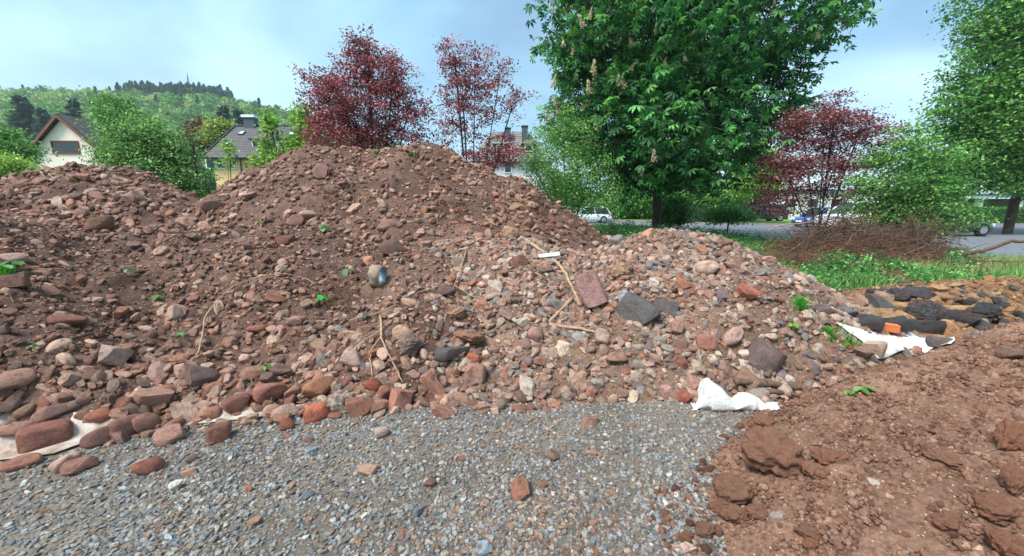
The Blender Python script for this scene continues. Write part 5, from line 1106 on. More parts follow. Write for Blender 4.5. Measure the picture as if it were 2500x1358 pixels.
MB().box((0.9, 3.4, 1.05), (w - 3.2, 6, 2.3)).build('wall', M['garage'], hs); MB().box((0, 2.6, 2.46), (w, 8, 0.36)).build('fascia', M['fascia'], hs); MB().box((0, 2.6, 2.68), (w + 0.16, 8.2, 0.09)).build('roof', M['dark'], hs); MB().box((0, 2.6, 2.25), (w - 0.1, 7.9, 0.07)).build('soffit', M['slate'], hs)
for a in (-w / 2 + 1.45, -w / 2 + 5.4): MB().box((a, -0.9, 1.08), (0.42, 0.42, 2.25)).build('pillar', M['white'], hs)

# ------------------------------------------------------------------ hedges
def hedge(label, a, b, depth, h, pal, seed, leaf=0.10):
    g = np.random.default_rng(seed); a, b = np.array(a, float), np.array(b, float); L = np.linalg.norm(b - a); t = (b - a) / L; nrm = np.array([-t[1], t[0]])
    if nrm[1] < 0: nrm = -nrm
    z0 = gz(*((a + b) / 2)); root = empty('hedge', (*((a + b) / 2), z0), label, 'hedge'); n = int((L * h * 2 + L * depth) / (leaf * leaf) * 1.6)
    s = g.uniform(-L / 2, L / 2, n); f = g.random(n) < depth / (depth + h); d = np.where(f, g.uniform(0, depth, n), g.normal(0, 0.03, n)); z = np.where(f, h + g.normal(0, 0.04, n), g.uniform(0, h, n))
    end = g.random(n) < depth / (L + depth); s = np.where(end, np.sign(s) * L / 2, s); d = np.where(end, g.uniform(0, depth, n), d); z = np.where(end, g.uniform(0, h, n), z)
    wob = 0.06 * vn(s * 1.5, z * 2, seed); C = np.stack([t[0] * s + nrm[0] * (d + wob), t[1] * s + nrm[1] * (d + wob), z], -1)
    v, fc, c = leaves(C, 1, (0.03, 0.03, 0.03), leaf, leaf_oval(0.6), pal, g, 0.3, 0.25)
    link('foliage', new_mesh('foliage', v, fc, M['leaf'], False, c), root)
    k = MB(); cx = nrm * depth / 2; k.box((cx[0], cx[1], h / 2 - 0.04), (L - 0.16, depth - 0.14, h - 0.1), math.atan2(t[1], t[0])); M.setdefault('twigs', plain('twiggy_core', lin('33422a'), 0.95, var=0.4, scale=8)); k.build('branches', M['twigs'], root)
hedge('long trimmed green hedge at the right beyond the asphalt', at(2365, 540, 34.2)[:2], at(2800, 540, 34.6)[:2], 1.2, 1.42, ['3f7a30', '4f8c38', '2f6228', '66a044'], 71)
hedge('clipped dark boxy hedge right of the chestnut trunk', at(1668, 540, 36.4)[:2], at(1787, 540, 36.4)[:2], 1.3, 1.35, ['2c4a28', '3b5530', '4a5a34', '263f24'], 72)
hedge('taller green hedge behind the clipped dark one', at(1660, 520, 46)[:2], at(1880, 520, 45)[:2], 1.4, 3.2, ['357036', '2c6030', '45803c', '235028'], 73, 0.14)
hedge('dark hedge beyond the lawn left of the chestnut trunk', at(1515, 520, 49)[:2], at(1600, 520, 49)[:2], 1.2, 2.1, ['2f5a34', '274d2c', '3d6a3c'], 74, 0.13)

# ------------------------------------------------------------------ cars
def car(name, label, paint, x, y, rz, L=4.2, H=1.48, W=1.75, suv=False):
    root = empty(name, (x, y, gz(x, y) + 0.035), label, 'car', 'parked cars', rz)
    m = M.setdefault(paint, plain('paint_' + paint.lstrip('#'), lin(paint), 0.25, var=0.03, spec=0.5, coat=0.6)); zb = 0.55 * H + (0.06 if suv else 0); h = W / 2
    xs = [-0.5, -0.485, -0.42, -0.25, 0.0, 0.22, 0.40, 0.475, 0.5]; top = [0.62, 0.80, 0.95, 1.0, 1.0, 0.99, 0.88, 0.78, 0.60]; wd = [0.80, 0.90, 0.97, 1, 1, 1, 0.96, 0.88, 0.74]
    b = MB(); ring = []
    for a, t, w in zip(xs, top, wd):
        zt = zb * t; r = [(a * L, s * h * w * q, z) for s, q, z in ((-1, 0.92, 0.22), (-1, 1.0, 0.40), (-1, 1.0, zt * 0.78), (-1, 0.93, zt), (1, 0.93, zt), (1, 1.0, zt * 0.78), (1, 1.0, 0.40), (1, 0.92, 0.22))]
        ring.append(len(b.v)); b.v += r
    for i in range(len(ring) - 1):
        for k in range(8): b.f.append((ring[i] + k, ring[i] + (k + 1) % 8, ring[i + 1] + (k + 1) % 8, ring[i + 1] + k))
    b.f.append(tuple(ring[0] + k for k in range(8))); b.f.append(tuple(ring[-1] + 7 - k for k in range(8)))
    bo = b.build('body', m, root, smooth=True, bevel=0.03)
    x0, x1, x2, x3 = -0.46 * L, -0.36 * L, 0.10 * L, 0.27 * L
    c = MB(); lo = [(x0, zb * 0.97), (x3, zb * 0.97)]; gl = MB()
    gl.add([(x0, -h * .9, zb * .96), (x3, -h * .9, zb * .96), (x3, h * .9, zb * .96), (x0, h * .9, zb * .96), (x1, -h * .72, H - .05), (x2, -h * .72, H - .05), (x2, h * .72, H - .05), (x1, h * .72, H - .05)], [(0, 1, 5, 4), (1, 2, 6, 5), (2, 3, 7, 6), (3, 0, 4, 7)])
    gl.build('windows', M['glass'], root)
    c.add([(x1 - .06, -h * .74, H - .06), (x2 + .05, -h * .74, H - .06), (x2 + .05, h * .74, H - .06), (x1 - .06, h * .74, H - .06), (x1 + .1, -h * .62, H), (x2 - .12, -h * .62, H), (x2 - .12, h * .62, H), (x1 + .1, h * .62, H)], [(0, 1, 5, 4), (1, 2, 6, 5), (2, 3, 7, 6), (3, 0, 4, 7), (4, 5, 6, 7)])
    c.build('roof', m, root)
    for s in (-1, 1):
        for (xa, xb) in ((x0, x1), (-0.12 * L, -0.10 * L), (x3, x2)): MB().tube([(xa, s * h * .905, zb * .96), (xb, s * h * .725, H - .05)], 0.045, 5).build('pillar', m, root)
    wr = 0.33 if not suv else 0.38
    for wx in (-0.30 * L, 0.31 * L):
        for s in (-1, 1):
            t = MB(); t.tube([(wx, s * (h - .20), wr), (wx, s * (h + .015), wr)], wr, 18); to = t.build('wheel', M['tyre'], root)
            MB().tube([(wx, s * (h + .0), wr), (wx, s * (h + .03), wr)], wr * .64, 12).build('rim', M['rim'], to)
    for s in (-1, 1):
        MB().box((L * .478, s * h * .68, zb * .72), (.12, .34, .15)).build('headlight', M['clear_lamp'], root); MB().box((-L * .485, s * h * .76, zb * .80), (.10, .26, .28)).build('tail_light', M['red_lamp'], root)
        MB().box((x3 - .25, s * (h + .08), zb + .06), (.12, .2, .14)).build('mirror', m, root)
    MB().box((L * .5, 0, .34), (.05, W * .6, .16)).build('grille', M['dark'], root)
    MB().box((L * .5 + .03, 0, .44), (.01, .5, .11)).build('number_plate', M['white'], root)
    return root
def px_at(px, Y): return float(at(px, 530, Y)[0])
car('parked_car', 'white hatchback seen from the side, its red tail light left of the chestnut', 'd8e0e4', px_at(1436, 37), 37, math.pi)
car('parked_car', 'dark off-road car with a silver wheel right of the clipped hedge', '33383e', px_at(1858, 41), 41, math.pi, 4.6, 1.75, 1.85, True)
car('parked_car', 'blue car hidden behind the heap of roots and the wide purple tree', '1c4f9c', px_at(2008, 30), 30, math.pi + 0.2)
car('parked_car', 'white van-like car behind the stems of the bright green shrub', 'e2e5e6', px_at(2085, 27), 27, math.pi, 4.4, 1.85, 1.85, True)
car('parked_car', 'silver-grey car mostly covered by the bright green shrub', '9a9fa4', px_at(2225, 26), 26, math.pi + 0.1)
car('parked_car', 'dark grey car at the right end of the bright green shrub', '25272b', px_at(2302, 21), 21, 0.06)
# ------------------------------------------------------------------ white sheets
def drape(name, poly_px, label, mat, lift=0.012, thick=0.006, wave=0.012, st=0.03, edge_up=None):
    P = np.array([(hit(*q)[0][:2] if 'between' in label else gpt(*q)) for q in poly_px]); bm = bmesh.new(); vs = [bm.verts.new((p[0], p[1], 0)) for p in P]; bm.faces.new(vs)
    bmesh.ops.triangulate(bm, faces=bm.faces[:])
    for _ in range(5):
        ed = [e for e in bm.edges if e.calc_length() > st * 2]
        if not ed: break
        bmesh.ops.subdivide_edges(bm, edges=ed, cuts=1); bmesh.ops.triangulate(bm, faces=bm.faces[:])
    xy = np.array([v.co[:2] for v in bm.verts]); z = surf(xy[:, 0], xy[:, 1])[0] + lift + wave * (1 + fbm(xy[:, 0], xy[:, 1], 4.0, 2, 33))
    if edge_up is not None: z = z + edge_up(xy[:, 0], xy[:, 1])
    for v, q in zip(bm.verts, z): v.co.z = q
    me = bpy.data.meshes.new(name); bm.to_mesh(me); bm.free(); me.materials.append(M[mat]); me.polygons.foreach_set('use_smooth', np.ones(len(me.polygons), bool))
    o = link(name, me); m = o.modifiers.new('thickness', 'SOLIDIFY'); m.thickness = thick; return tag(o, label, 'fabric sheet', 'white ground sheets under the heaps')
drape('ground_sheet', [(-120, 1142), (0, 1128), (130, 1112), (250, 1069), (420, 1045), (600, 1027), (760, 1009), (885, 996), (935, 990), (880, 985), (600, 1010), (420, 1030), (250, 1046), (130, 1062), (0, 1070), (-120, 1080)],
      'dirty white fleece strip sticking out under the foot of the left heap', 'sheet_dirty', 0.012, 0.005, 0.004)
drape('ground_sheet', SHEET_R,
      'white fleece lying between the pinkish heap and the asphalt rubble', 'sheet', 0.018, 0.004, 0.008)
S_ = [1684, 1696, 1708, 1716, 1722, 1728, 1736, 1750, 1765, 1778, 1788, 1800, 1815, 1832, 1850, 1866, 1880, 1893]; T_ = [999, 990, 968, 945, 930, 923, 932, 941, 952, 968, 977, 970, 963, 964, 973, 984, 994, 1001]
ss = np.linspace(1684, 1893, 60); tt = np.interp(ss, S_, T_); rows = 16; V = []
for i, s in enumerate(ss):
    B, _ = hit(s, 1003 + 4 * math.sin((s - 1684) / 209 * math.pi)); Tt = at(s, tt[i], B[1] + 0.10)
    hgt = max(Tt[2] - B[2], 0.004)
    for j in range(rows):
        f = j / (rows - 1)
        if f < 0.6: q = f / 0.6; z = B[2] + 0.008 + hgt * math.sin(q * math.pi / 2); yy = B[1] + 0.10 * q ** 2 - 0.05 * math.sin(q * math.pi) * (0.5 + 0.5 * math.sin(s * 0.05)); xx = B[0] + (Tt[0] - B[0]) * q
        else: q = (f - 0.6) / 0.4; z = B[2] + 0.008 + hgt * (1 - 0.55 * q ** 1.5); yy = B[1] + 0.10 + 0.16 * q * min(1, hgt / 0.12); xx = Tt[0] + 0.02 * q
        V.append((xx, yy + 0.010 * math.sin(i * 0.22 + j * 0.25), z))
Q = np.array([(i * rows + j, (i + 1) * rows + j, (i + 1) * rows + j + 1, i * rows + j + 1) for i in range(59) for j in range(rows - 1)])
o = link('ground_sheet', new_mesh('ground_sheet', V, Q, M['sheet'], True)); m = o.modifiers.new('thickness', 'SOLIDIFY'); m.thickness = 0.003
tag(o, 'curled up white fleece corner at the foot of the pinkish heap', 'fabric sheet', 'white ground sheets under the heaps')

# ------------------------------------------------------------------ broken pipe, brick, board, sticks
p, _ = hit(925, 694); s = p[1] / F; pr = empty('pipe_fragment', p, 'broken beige pipe collar with a blue-grey inside on the slope', 'broken pipe', None, 0)
rr, ln = 27 * s, 22 * s; n = 28
def ringwall(r0, r1, x0, x1, jag=0):
    b = MB()
    for k in range(n):
        a = 2 * math.pi * k / n; j = jag * (0.5 + 0.5 * math.sin(3 * a + 1) + 0.3 * math.sin(7 * a))
        for r, x in ((r0, x0 - j), (r0, x1), (r1, x1), (r1, x0 - j)): b.v.append((x, r * math.cos(a), r * math.sin(a)))
    for k in range(n):
        a, c = k * 4, ((k + 1) % n) * 4
        for e in range(4): b.f.append((a + e, a + (e + 1) % 4, c + (e + 1) % 4, c + e))
    return b
M['beige'] = plain('beige_pipe', lin('94806e'), 0.85, var=0.3, scale=14, bmp=0.01); M['lining'] = plain('pipe_lining', lin('6e8a99'), 0.5, var=0.6, scale=30)
a = ringwall(rr, rr * 0.86, -ln * 0.5, ln * 0.5, 0.03).build('wall', M['beige'], pr, (0, 0, rr * 0.72), True); b = ringwall(rr * 0.855, rr * 0.80, -ln * 0.45, ln * 0.49).build('lining', M['lining'], pr, (0, 0, rr * 0.72), True)
for q in (a, b): q.rotation_euler = (0.0, 0.12, -0.12)
p, _ = hit(2155, 812); s = p[1] / F; w = 56 * s; br = MB(); hh = 19 * s; t = hh * 0.2
for c, d in (((0, 0, hh - t / 2), (w, hh, t)), ((0, 0, t / 2), (w, hh, t)), ((0, -hh / 2 + t / 2, hh / 2), (w, t, hh - 2 * t)), ((0, hh / 2 - t / 2, hh / 2), (w, t, hh - 2 * t)), ((-w * 0.05, 0, hh / 2), (w * 0.8, hh - 2 * t, t * 0.6))): br.box(c, d)
M['brick'] = plain('orange_clay', lin('cc7047'), 0.8, var=0.12, scale=20); o = br.build('hollow_brick', M['brick'], None, (p[0], p[1], p[2] + 0.01), bevel=0.004); o.rotation_euler = (0.05, 0.07, -0.42); tag(o, 'orange hollow clay brick beside the white fleece', 'brick')
p, _ = hit(1340, 632); s = p[1] / F; o = MB().box((0, 0, 0), (52 * s, 0.07, 0.018)).build('board', M['board_white'], None, (p[0], p[1] - 0.03, p[2] + 0.05), bevel=0.003); o.rotation_euler = (0.5, -0.10, 0.05); tag(o, 'short white board lying near the top of the crooked root', 'board')
def stick(name, px, rad, label, cat, mat, lift=0.02, n=7, branches=(), jit=0.004):
    g = random.Random(label); b = MB()
    for pl, rd in [(px, rad)] + list(branches):
        pts = []
        for i, (x, y) in enumerate(pl):
            q, _ = hit(x, y); pts.append(np.array(q) + [0, -0.01, lift + (pl[i][2] if len(pl[i]) > 2 else 0)] if False else np.array(q) + [0, -0.015, lift])
        fine = []
        for a, c in zip(pts[:-1], pts[1:]):
            for k in range(4): fine.append(a + (c - a) * k / 4 + np.array([g.uniform(-jit, jit) for _ in range(3)]) * (k > 0))
        fine.append(pts[-1]); m = len(fine); b.tube(fine, [rd * (1 - 0.5 * i / m) * g.uniform(0.85, 1.15) for i in range(m)], n)
    return tag(b.build(name, M[mat], smooth=True), label, cat)
stick('bent_root', [(1282, 590), (1310, 610), (1338, 630), (1362, 650), (1380, 675), (1395, 705), (1404, 728), (1414, 752)], 0.026, 'pale crooked root running down from the crest past the white board', 'root', 'wood', 0.035)
stick('stick', [(1396, 738), (1370, 765), (1340, 796)], 0.022, 'pale short stick leaning below the end of the crooked root', 'stick', 'wood', 0.045)
stick('stick', [(1340, 800), (1380, 806), (1420, 812), (1452, 820)], 0.020, 'pale stick lying level below the leaning short one', 'stick', 'wood', 0.035)
stick('stick', [(1790, 945), (1840, 946), (1878, 942)], 0.028, 'brown stick lying above the curled white sheet', 'stick', 'wood_brown', 0.05)
stick('stick', [(1866, 936), (1880, 915), (1888, 906)], 0.022, 'short brown stick pointing up beside the big dark slab', 'stick', 'wood_brown', 0.05)
stick('stick', [(1868, 950), (1910, 956), (1950, 966)], 0.030, 'dark thick stick right of the brown one above the curled sheet', 'stick', 'wood_brown', 0.05)
stick('stick', [(1870, 968), (1920, 975), (1945, 978)], 0.022, 'lowest brown stick among cobbles right of the curled sheet', 'stick', 'wood_brown', 0.05)
stick('dead_root', [(930, 782), (934, 815), (932, 835), (945, 870), (962, 900), (985, 945)], 0.011, 'branching pale root hanging over the stones in the middle', 'root', 'root_pale', 0.05, 5,
      [([(932, 835), (912, 860), (905, 890), (912, 930)], 0.008), ([(932, 820), (900, 838), (870, 850)], 0.006), ([(855, 795), (920, 778), (970, 755)], 0.007), ([(931, 800), (905, 808), (880, 812)], 0.005)])
stick('dead_root', [(1138, 625), (1128, 655), (1118, 690), (1108, 712), (1088, 722)], 0.009, 'thin forked root on the gravel above the dark square stone', 'root', 'root_pale', 0.05, 5, [([(1110, 708), (1140, 728), (1170, 742)], 0.007)])
stick('dry_twig', [(500, 830), (505, 790), (530, 750), (575, 710), (640, 685), (700, 680), (750, 692), (772, 705)], 0.007, 'long arched dry stem on the dark slope', 'twig', 'root_pale', 0.05, 5, [([(600, 712), (640, 692), (690, 682)], 0.005), ([(500, 830), (490, 870), (450, 925)], 0.008)])
stick('stick', [(155, 842), (200, 832), (245, 818)], 0.013, 'dark straight stick above the pale grey flat stone', 'stick', 'wood_brown', 0.03, 6)
stick('dry_stalk', [(104, 428), (112, 440), (120, 446)], 0.012, 'pale straw stalk on top of the left back heap', 'stalk', 'root_pale', 0.06, 5, [([(122, 432), (132, 441), (140, 446)], 0.010)])
stick('dry_stalk', [(212, 512), (213, 490), (214, 474)], 0.010, 'upright pale stalk in the middle of the left back heap', 'stalk', 'root_pale', 0.05, 5)
stick('dead_branch', [(1380, 598), (1330, 570), (1300, 562)], 0.012, 'thin twig lying on the crest beside the tan cobble', 'branch', 'wood_brown', 0.03, 5)
stick('dry_stalk', [(2150, 660), (2165, 685), (2178, 700)], 0.010, 'pale dry stalk standing beside the red root ball', 'stalk', 'root_pale', 0.12, 5)
# root tangles
def tangle(name, px, py, rx, ry, n, label, mat, seed, rad=0.006, hang=0.35, th=0.12, cat='roots', group=None):
    g = np.random.default_rng(seed); b = MB(); d0 = proj(hit(px, py)[0])[2]
    for _ in range(n):
        a, r = g.uniform(0, 6.28), math.sqrt(g.random()); q, _ = hit(px + rx * r * math.cos(a), py + ry * r * math.sin(a))
        if abs(proj(q)[2] - d0) > 1.5: continue
        q = q + [0, 0, g.uniform(0, th)]; L = g.uniform(0.4, 1.0) * rx / F * d0 * 1.1; dr = g.normal(size=3); dr[2] -= hang * 2; dr /= np.linalg.norm(dr); pts = [q]
        for k in range(5): dr = dr + g.normal(0, 0.35, 3); dr /= np.linalg.norm(dr); e = pts[-1] + dr * L / 5; e[2] = max(e[2], float(surf(e[0], e[1])[0]) + 0.01); pts.append(e)
        b.tube(pts, [rad * g.uniform(0.5, 1.3) * (1 - 0.13 * i) for i in range(6)], 4, False)
    return tag(b.build(name, M[mat]), label, cat, group)
GR = 'tangles of dug-up roots'
tangle('root_tangle', 1312, 512, 42, 38, 130, 'shaggy brown root tangle on the right shoulder of the tallest heap', 'root', 1, 0.007, group=GR)
tangle('root_tangle', 1108, 520, 50, 26, 90, 'brown fibrous roots in the middle of the tallest heap', 'root', 2, 0.007, group=GR)
tangle('root_tangle', 838, 735, 40, 36, 130, 'red-brown root tangle below the seedling by the pipe', 'root', 3, 0.004, group=GR)
tangle('root_tangle', 905, 490, 26, 20, 40, 'pale straw tuft on the face of the tallest heap', 'root_pale', 4, 0.006, group=GR)
tangle('root_tangle', 1270, 520, 18, 20, 30, 'pale green-yellow withered plant left of the shaggy root tangle', 'root_pale', 5, 0.007, group=GR)
tangle('root_tangle', 800, 490, 30, 30, 40, 'loose straw and rootlets left of the middle of the tallest heap', 'root', 6, 0.006, group=GR)
tangle('root_tangle', 1430, 568, 46, 22, 90, 'brown rootlets at the right foot of the tallest heap', 'root', 7, 0.007, group=GR)
tangle('root_tangle', 1050, 430, 40, 20, 50, 'dry roots below the crest of the tallest heap', 'root', 8, 0.006, group=GR)
# brush heap, fallen branch
def brush(name, label, x0, x1, py0, Y, hmax, n, mats, seed, rad, cat):
    g = np.random.default_rng(seed); xa, xb = float(at(x0, 600, Y)[0]), float(at(x1, 600, Y)[0]); parts = [MB() for _ in mats]
    for i in range(n):
        f = g.random(); x = xa + (xb - xa) * f; env = hmax * (math.sin(math.pi * min(max(f, 0.03), 0.97)) ** 0.6) * (0.75 + 0.25 * math.sin(f * 11 + seed)); d = g.normal(0, 0.75); z = gz(x, Y + d) + env * math.exp(-(d / 1.1) ** 2) * math.sqrt(g.random())
        q = np.array([x, Y + d, z]); L = g.uniform(0.35, 1.6); a = g.normal(0, 0.5) + (math.pi if g.random() < .5 else 0); dr = np.array([math.cos(a), 0.5 * math.sin(a) + g.normal(0, 0.3), g.normal(0, 0.22)]); pts = [q - dr * L / 2]
        for k in range(5): dr = dr + g.normal(0, 0.16, 3); e = pts[-1] + dr / np.linalg.norm(dr) * L / 5; e[2] = max(e[2], gz(e[0], e[1]) + 0.02); pts.append(e)
        r = rad * g.choice([0.45, 0.7, 1.0, 1.9], p=[.45, .3, .2, .05]); parts[i % len(mats)].tube(pts, [r * (1 - 0.12 * k) for k in range(6)], 4, False)
    for i in range(n // 12):
        f = g.uniform(0.05, 0.95); x = xa + (xb - xa) * f; q = np.array([x, Y + g.normal(0, 0.5), gz(x, Y) + hmax * 0.5]); dr = np.array([g.normal(0, 1), g.normal(-0.2, 0.4), g.uniform(0.2, 0.9)]); pts = [q]
        for k in range(6): dr = dr / np.linalg.norm(dr); dr = dr + np.array([g.normal(0, .1), 0, -0.16]); pts.append(pts[-1] + dr / np.linalg.norm(dr) * g.uniform(0.12, 0.32))
        parts[0].tube(pts, [rad * g.uniform(.5, .9) * (1 - 0.13 * k) for k in range(7)], 4, False)
    root = empty(name, ((xa + xb) / 2, Y, gz((xa + xb) / 2, Y)), label, cat); nm = ['twigs', 'root_mass', 'stem_mass']
    for k, (b, mt) in enumerate(zip(parts, mats)): b.v = [tuple(np.array(v) - np.array(root.location)) for v in b.v]; b.build(nm[k], M[mt], root)
    M.setdefault('rootsoil', soil_mat('root_soil', lin('4a2f26'), lin('6a4537'), lin('80584a'), lin('8a6250'))); xs = np.linspace(xa + .2, xb - .2, 60); ds = np.linspace(-1.5, 1.5, 30); V = []
    for dd_ in ds:
        for x in xs: f = (x - xa) / (xb - xa); V.append((x - root.location.x, dd_, gz(x, Y + dd_) - root.location.z + 0.50 * hmax * math.sin(math.pi * f) ** 0.7 * math.exp(-(dd_ / 0.95) ** 2) + 0.10 * float(vn(x * 3.0, dd_ * 3.0, seed)) - 0.06))
    link('soil_core', new_mesh('soil_core', V, np.array([(r * 60 + c, r * 60 + c + 1, r * 60 + 61 + c, r * 60 + 60 + c) for r in range(29) for c in range(59)]), M['rootsoil'], True), root)
brush('brush_heap', 'long heap of grubbed-out brown roots and twigs beside the asphalt', 1925, 2300, 640, 11.0, 1.6, 1700, ['wood_brown', 'root'], 5, 0.012, 'brush heap')
brush('brush_heap', 'low clump of brown roots and yellow stalks at the left end of the root heap', 1870, 2010, 650, 9.3, 0.6, 420, ['root'], 6, 0.008, 'brush heap')
def wstick(name, pts, rad, label, mat, br=()):
    b = MB(); g = random.Random(3)
    for pl, r in [(pts, rad)] + list(br):
        w = [np.array(at(*q)) for q in pl]; fine = []
        for a, c in zip(w[:-1], w[1:]):
            for k in range(4): fine.append(a + (c - a) * k / 4 + np.array([g.uniform(-.012, .012) for _ in range(3)]))
        fine.append(w[-1]); b.tube(fine, [r * (1 - .45 * i / len(fine)) for i in range(len(fine))], 8)
    return tag(b.build(name, M[mat], smooth=True), label, 'branch')
wstick('fallen_branch', [(2262, 640, 10.4), (2300, 628, 10.3), (2350, 622, 10.2), (2400, 612, 10.1), (2440, 600, 10.0), (2470, 588, 9.9), (2500, 590, 9.8), (2560, 600, 9.7)], 0.06, 'long bare branch arching over the asphalt at the right', 'wood_brown',
       [([(2300, 628, 10.3), (2280, 610, 10.5), (2240, 600, 10.6), (2200, 592, 10.8)], 0.045), ([(2350, 622, 10.2), (2370, 634, 10.0), (2400, 645, 9.9)], 0.02), ([(2240, 600, 10.6), (2268, 582, 10.6), (2280, 570, 10.6)], 0.03), ([(2200, 596, 10.8), (2150, 588, 11), (2120, 592, 11)], 0.035)])
wstick('fallen_branch', [(2290, 642, 9.9), (2340, 636, 9.8), (2420, 638, 9.6), (2520, 640, 9.4)], 0.03, 'straight thin branch on the ground below the arching bare one', 'wood_brown')
wstick('fallen_branch', [(1875, 562, 10.9), (1905, 550, 10.8), (1960, 546, 10.8), (1990, 540, 10.9)], 0.02, 'thin pale branch sticking out at the left end of the root heap', 'wood')
for px, py, rx, ry, lb in ((2182, 676, 46, 20, 'round red-brown root ball with grass around it'), (2090, 655, 34, 14, 'flat brown root ball left of the round one'), (1985, 640, 30, 22, 'dark brown root clod below the root heap')):
    p, _ = hit(px, py + ry * 0.8); s = proj(p)[2] / F
    o = put_stone('root_ball', 'lump', 12, p + [0, 0.1, ry * s * 0.7], Euler((0, 0, px)), (rx * s, rx * s * 0.8, ry * s), lin('744638'), lb, 'root ball')

# ------------------------------------------------------------------ seedlings, tufts, grass, weeds
def seedling(px, py, size, nleaf, label, pal, seed, broad=0.8):
    g = np.random.default_rng(seed); p, _ = hit(px, py + 0.25 * size); s = size / F * proj(p)[2]; t = empty('seedling', p, label, 'seedling', 'green seedlings on the stone heaps')
    st = MB(); tv, tf = leaf_oval(broad, 0.10, 0.15); P = np.array([lin(c) for c in pal])
    tvf = np.array([(0, 0, 0), (broad * .35, .2, .06), (broad * .5, .55, .1), (broad * .3, .9, .02), (0, 1, -.1), (-broad * .3, .9, .02), (-broad * .5, .55, .1), (-broad * .35, .2, .06)]); tff = np.array([(0, 1, 2), (0, 2, 3), (0, 3, 4), (0, 4, 5), (0, 5, 6), (0, 6, 7)])
    for k in range(nleaf):
        a = 2.4 * k + seed; top = np.array([0.22 * s * math.cos(a), 0.22 * s * math.sin(a) - .1 * s, s * g.uniform(0.35, 0.7)]); st.tube([(0, 0, -.02), tuple(top * [0.4, 0.4, 0.6]), tuple(top)], [0.004, 0.0035, 0.003], 5)
        Rm = (Matrix.Rotation(a, 3, 'Z') @ Matrix.Rotation(-0.5 + g.normal(0, .2), 3, 'X')); v = np.array([tuple(Rm @ Vector(q)) for q in tvf]) * s * g.uniform(.45, .65) + top
        c = P[int(g.integers(0, len(P)))] * np.array([1, 1, 1, 1]); link('leaf', new_mesh('leaf', v, tff, M['leaf'], True, np.repeat(c[None], 6, 0)), t)
    st.build('stem', M['stem'], t)
M['stem'] = plain('green_stem', lin('86a860'), 0.6)
SG = ['6a9a66', '7ea878', '588a56']; SY = ['6c9848', '7ea656', '588440']
for px, py, sz, nl, lb, pl, sd in [(398, 728, 32, 2, 'pale green two-leaved seedling halfway up the dark slope', SY, 1), (448, 821, 32, 3, 'blue-green round-leaved seedling in the lower dark slope', SG, 2), (855, 661, 34, 3, 'pale grey-green seedling left of the broken pipe', SG, 3),
    (787, 732, 30, 4, 'dark green curled seedling on the red root tangle', ['3d9a3a', '4fae48'], 4), (655, 897, 32, 3, 'bright green seedling above the biggest smooth cobble', SY, 5), (35, 655, 42, 4, 'leafy seedling at the left picture edge', SG, 6), (320, 662, 24, 3, 'small seedling on the upper dark slope', SG, 7),
    (640, 547, 18, 3, 'tiny seedling at the foot of the tallest heap', SY, 8), (795, 560, 26, 4, 'small leafy plant at the foot of the tallest heap', SG, 9), (480, 580, 16, 3, 'tiny bright seedling near the saddle', SY, 10), (2105, 952, 34, 6, 'low green plant at the right foot of the pinkish heap', SY, 11), (2075, 962, 26, 5, 'small green plant beside the low one at the right heap foot', SY, 12),
    (82, 850, 18, 3, 'tiny seedling low on the left slope', SY, 13), (1010, 378, 22, 4, 'small green plant on the crest of the tallest heap', MG, 14), (1935, 800, 26, 5, 'yellow-green plant on the right flank of the pinkish heap', YG, 15), (920, 372, 18, 3, 'tiny plant in the dip of the tallest crest', MG, 16)]:
    seedling(px, py, sz, nl, lb, pl, sd)
def blades(P, n_per, h, w, spread, pal, rng, lean=0.35):
    n = len(P) * n_per; C = np.repeat(P, n_per, 0) + rng.normal(0, 1, (n, 3)) * [spread, spread, 0]; hh = h * rng.uniform(0.5, 1.2, n); a = rng.uniform(0, 6.28, n); ln = rng.normal(0, lean, (n, 2)); t = np.stack([np.cos(a), np.sin(a), 0 * a], -1) * w / 2
    mid = C + np.stack([ln[:, 0] * hh * .4, ln[:, 1] * hh * .4, hh * .6], -1); tip = C + np.stack([ln[:, 0] * hh, ln[:, 1] * hh, hh * rng.uniform(.7, 1, n)], -1)
    V = np.stack([C - t, C + t, mid + t * .8, mid - t * .8, tip], 1).reshape(-1, 3); i = np.arange(n)[:, None] * 5; Fc = np.concatenate([i + [0, 1, 2], i + [0, 2, 3], i + [3, 2, 4]]); c = np.array([lin(q) for q in pal])[rng.integers(0, len(pal), n)]; c[:, :3] *= np.exp(rng.normal(0, .2, (n, 1)))
    return V, Fc, np.tile(np.clip(c, 0, 1), (3, 1))
GRS = ['62a04c', '76ad58', '508a42', '8ab868', 'a0b070', '6f9a50']
for px, py, w_, lb, sd in [(1952, 742, 40, 'dense green grass tuft on the right rim of the pinkish heap', 1), (2018, 808, 26, 'small grass tuft below the rim on the right flank', 2), (2075, 840, 46, 'loose thin grass tuft beside the white fleece', 3), (20, 660, 30, 'grass tuft at the left edge beside the leafy seedling', 4)]:
    p, _ = hit(px, py + 14); g = np.random.default_rng(sd); s = w_ / F * proj(p)[2]; q = np.array([p + [g.normal(0, s * .22), g.normal(0, s * .22), 0] for _ in range(14)]); q[:, 2] = surf(q[:, 0], q[:, 1])[0]
    V, Fc, c = blades(q, 16 if sd != 3 else 7, s * .75, 0.008, s * .06, ['4f9a34', '63ab3c', '3f8a30'], g, .45); tag(link('grass_tuft', new_mesh('grass_tuft', V, Fc, M['leaf'], False, c)), lb, 'grass tuft', 'grass tufts on the stone heaps')
g = np.random.default_rng(17)
def spread_pts(n, x0, x1, y0, y1, keep):
    x, y = g.uniform(x0, x1, n), g.uniform(y0, y1, n); z, k = surf(x, y); ok = (k == -1) & keep(x, y); return np.stack([x, y, z], -1)[ok]
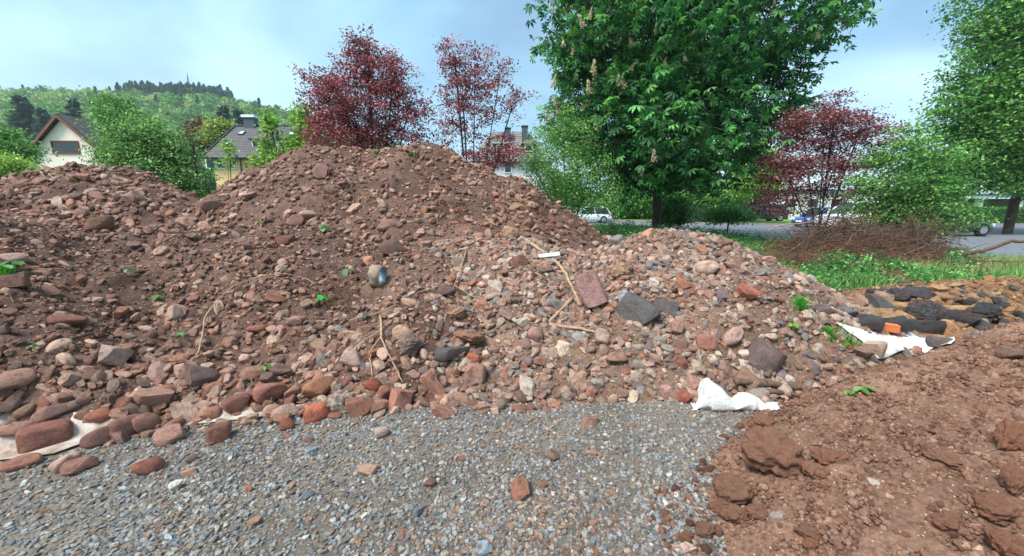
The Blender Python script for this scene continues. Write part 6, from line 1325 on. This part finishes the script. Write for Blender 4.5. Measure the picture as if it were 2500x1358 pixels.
def is_soil(x, y): return ~((y < 6.9 + 0.6 * vn(x, y, 4)) | road_keep(x, y))
P1 = spread_pts(7000, 0.2, 14.5, 6.6, 12.5, lambda x, y: is_soil(x, y) & (vn(x * 1.1, y * 1.1, 12) > -0.25)); P2 = np.concatenate([spread_pts(6000, 0, 13, 10, 29, is_soil), spread_pts(1500, 3.4, 7.2, 7.0, 9.6, lambda x, y: x / y > 0.47)])
V, Fc, c = blades(np.concatenate([P1, P2]), 5, 0.30, 0.014, 0.07, GRS, g); V3, F3, c3 = blades(spread_pts(700, 9, 15, 8.5, 10.5, is_soil), 3, 0.42, 0.007, 0.06, ['b0a070', 'a2a468', 'c0b084'], g, 0.3)
o = link('grass', new_mesh('grass', np.concatenate([V, V3]), np.concatenate([Fc, F3 + len(V)]), M['leaf'], False, np.concatenate([c, c3]))); o['kind'] = 'stuff'
P1 = spread_pts(1800, 1.5, 13.5, 6.7, 13, lambda x, y: is_soil(x, y) & (vn(x * 0.9, y * 0.9, 22) > 0.02)); P2 = spread_pts(600, 1, 11, 11, 24, is_soil); PP = np.concatenate([P1, P2]); hgt = g.uniform(0.08, 0.42, len(PP))
tops = PP + np.stack([g.normal(0, .05, len(PP)), g.normal(0, .05, len(PP)), hgt], -1); mids = PP + (tops - PP) * .55
V, Fc, c = leaves(np.concatenate([tops, mids]), 11, (0.10, 0.10, 0.06), 0.085, leaf_oval(0.5), ['54904a', '68a256', '427c42', '7cae62', '38683a'], g, .7)
o = link('weeds', new_mesh('weeds', V, Fc, M['leaf'], False, c)); o['kind'] = 'stuff'

# ------------------------------------------------------------------ haze in the air
hz = MB(); hz.box((0, 500, 74), (2400, 1400, 152)); ho = hz.build('haze', None); ho.data.materials.clear()
hm = bpy.data.materials.new('haze'); hm.use_nodes = True; ht = hm.node_tree
for q in list(ht.nodes): ht.nodes.remove(q)
hv = ht.nodes.new('ShaderNodeVolumePrincipled'); hv.inputs['Color'].default_value = (0.80, 0.88, 0.95, 1); hv.inputs['Density'].default_value = 0.00035
hout = ht.nodes.new('ShaderNodeOutputMaterial'); ht.links.new(hv.outputs[0], hout.inputs['Volume'])
ho.data.materials.append(hm); ho['kind'] = 'stuff'
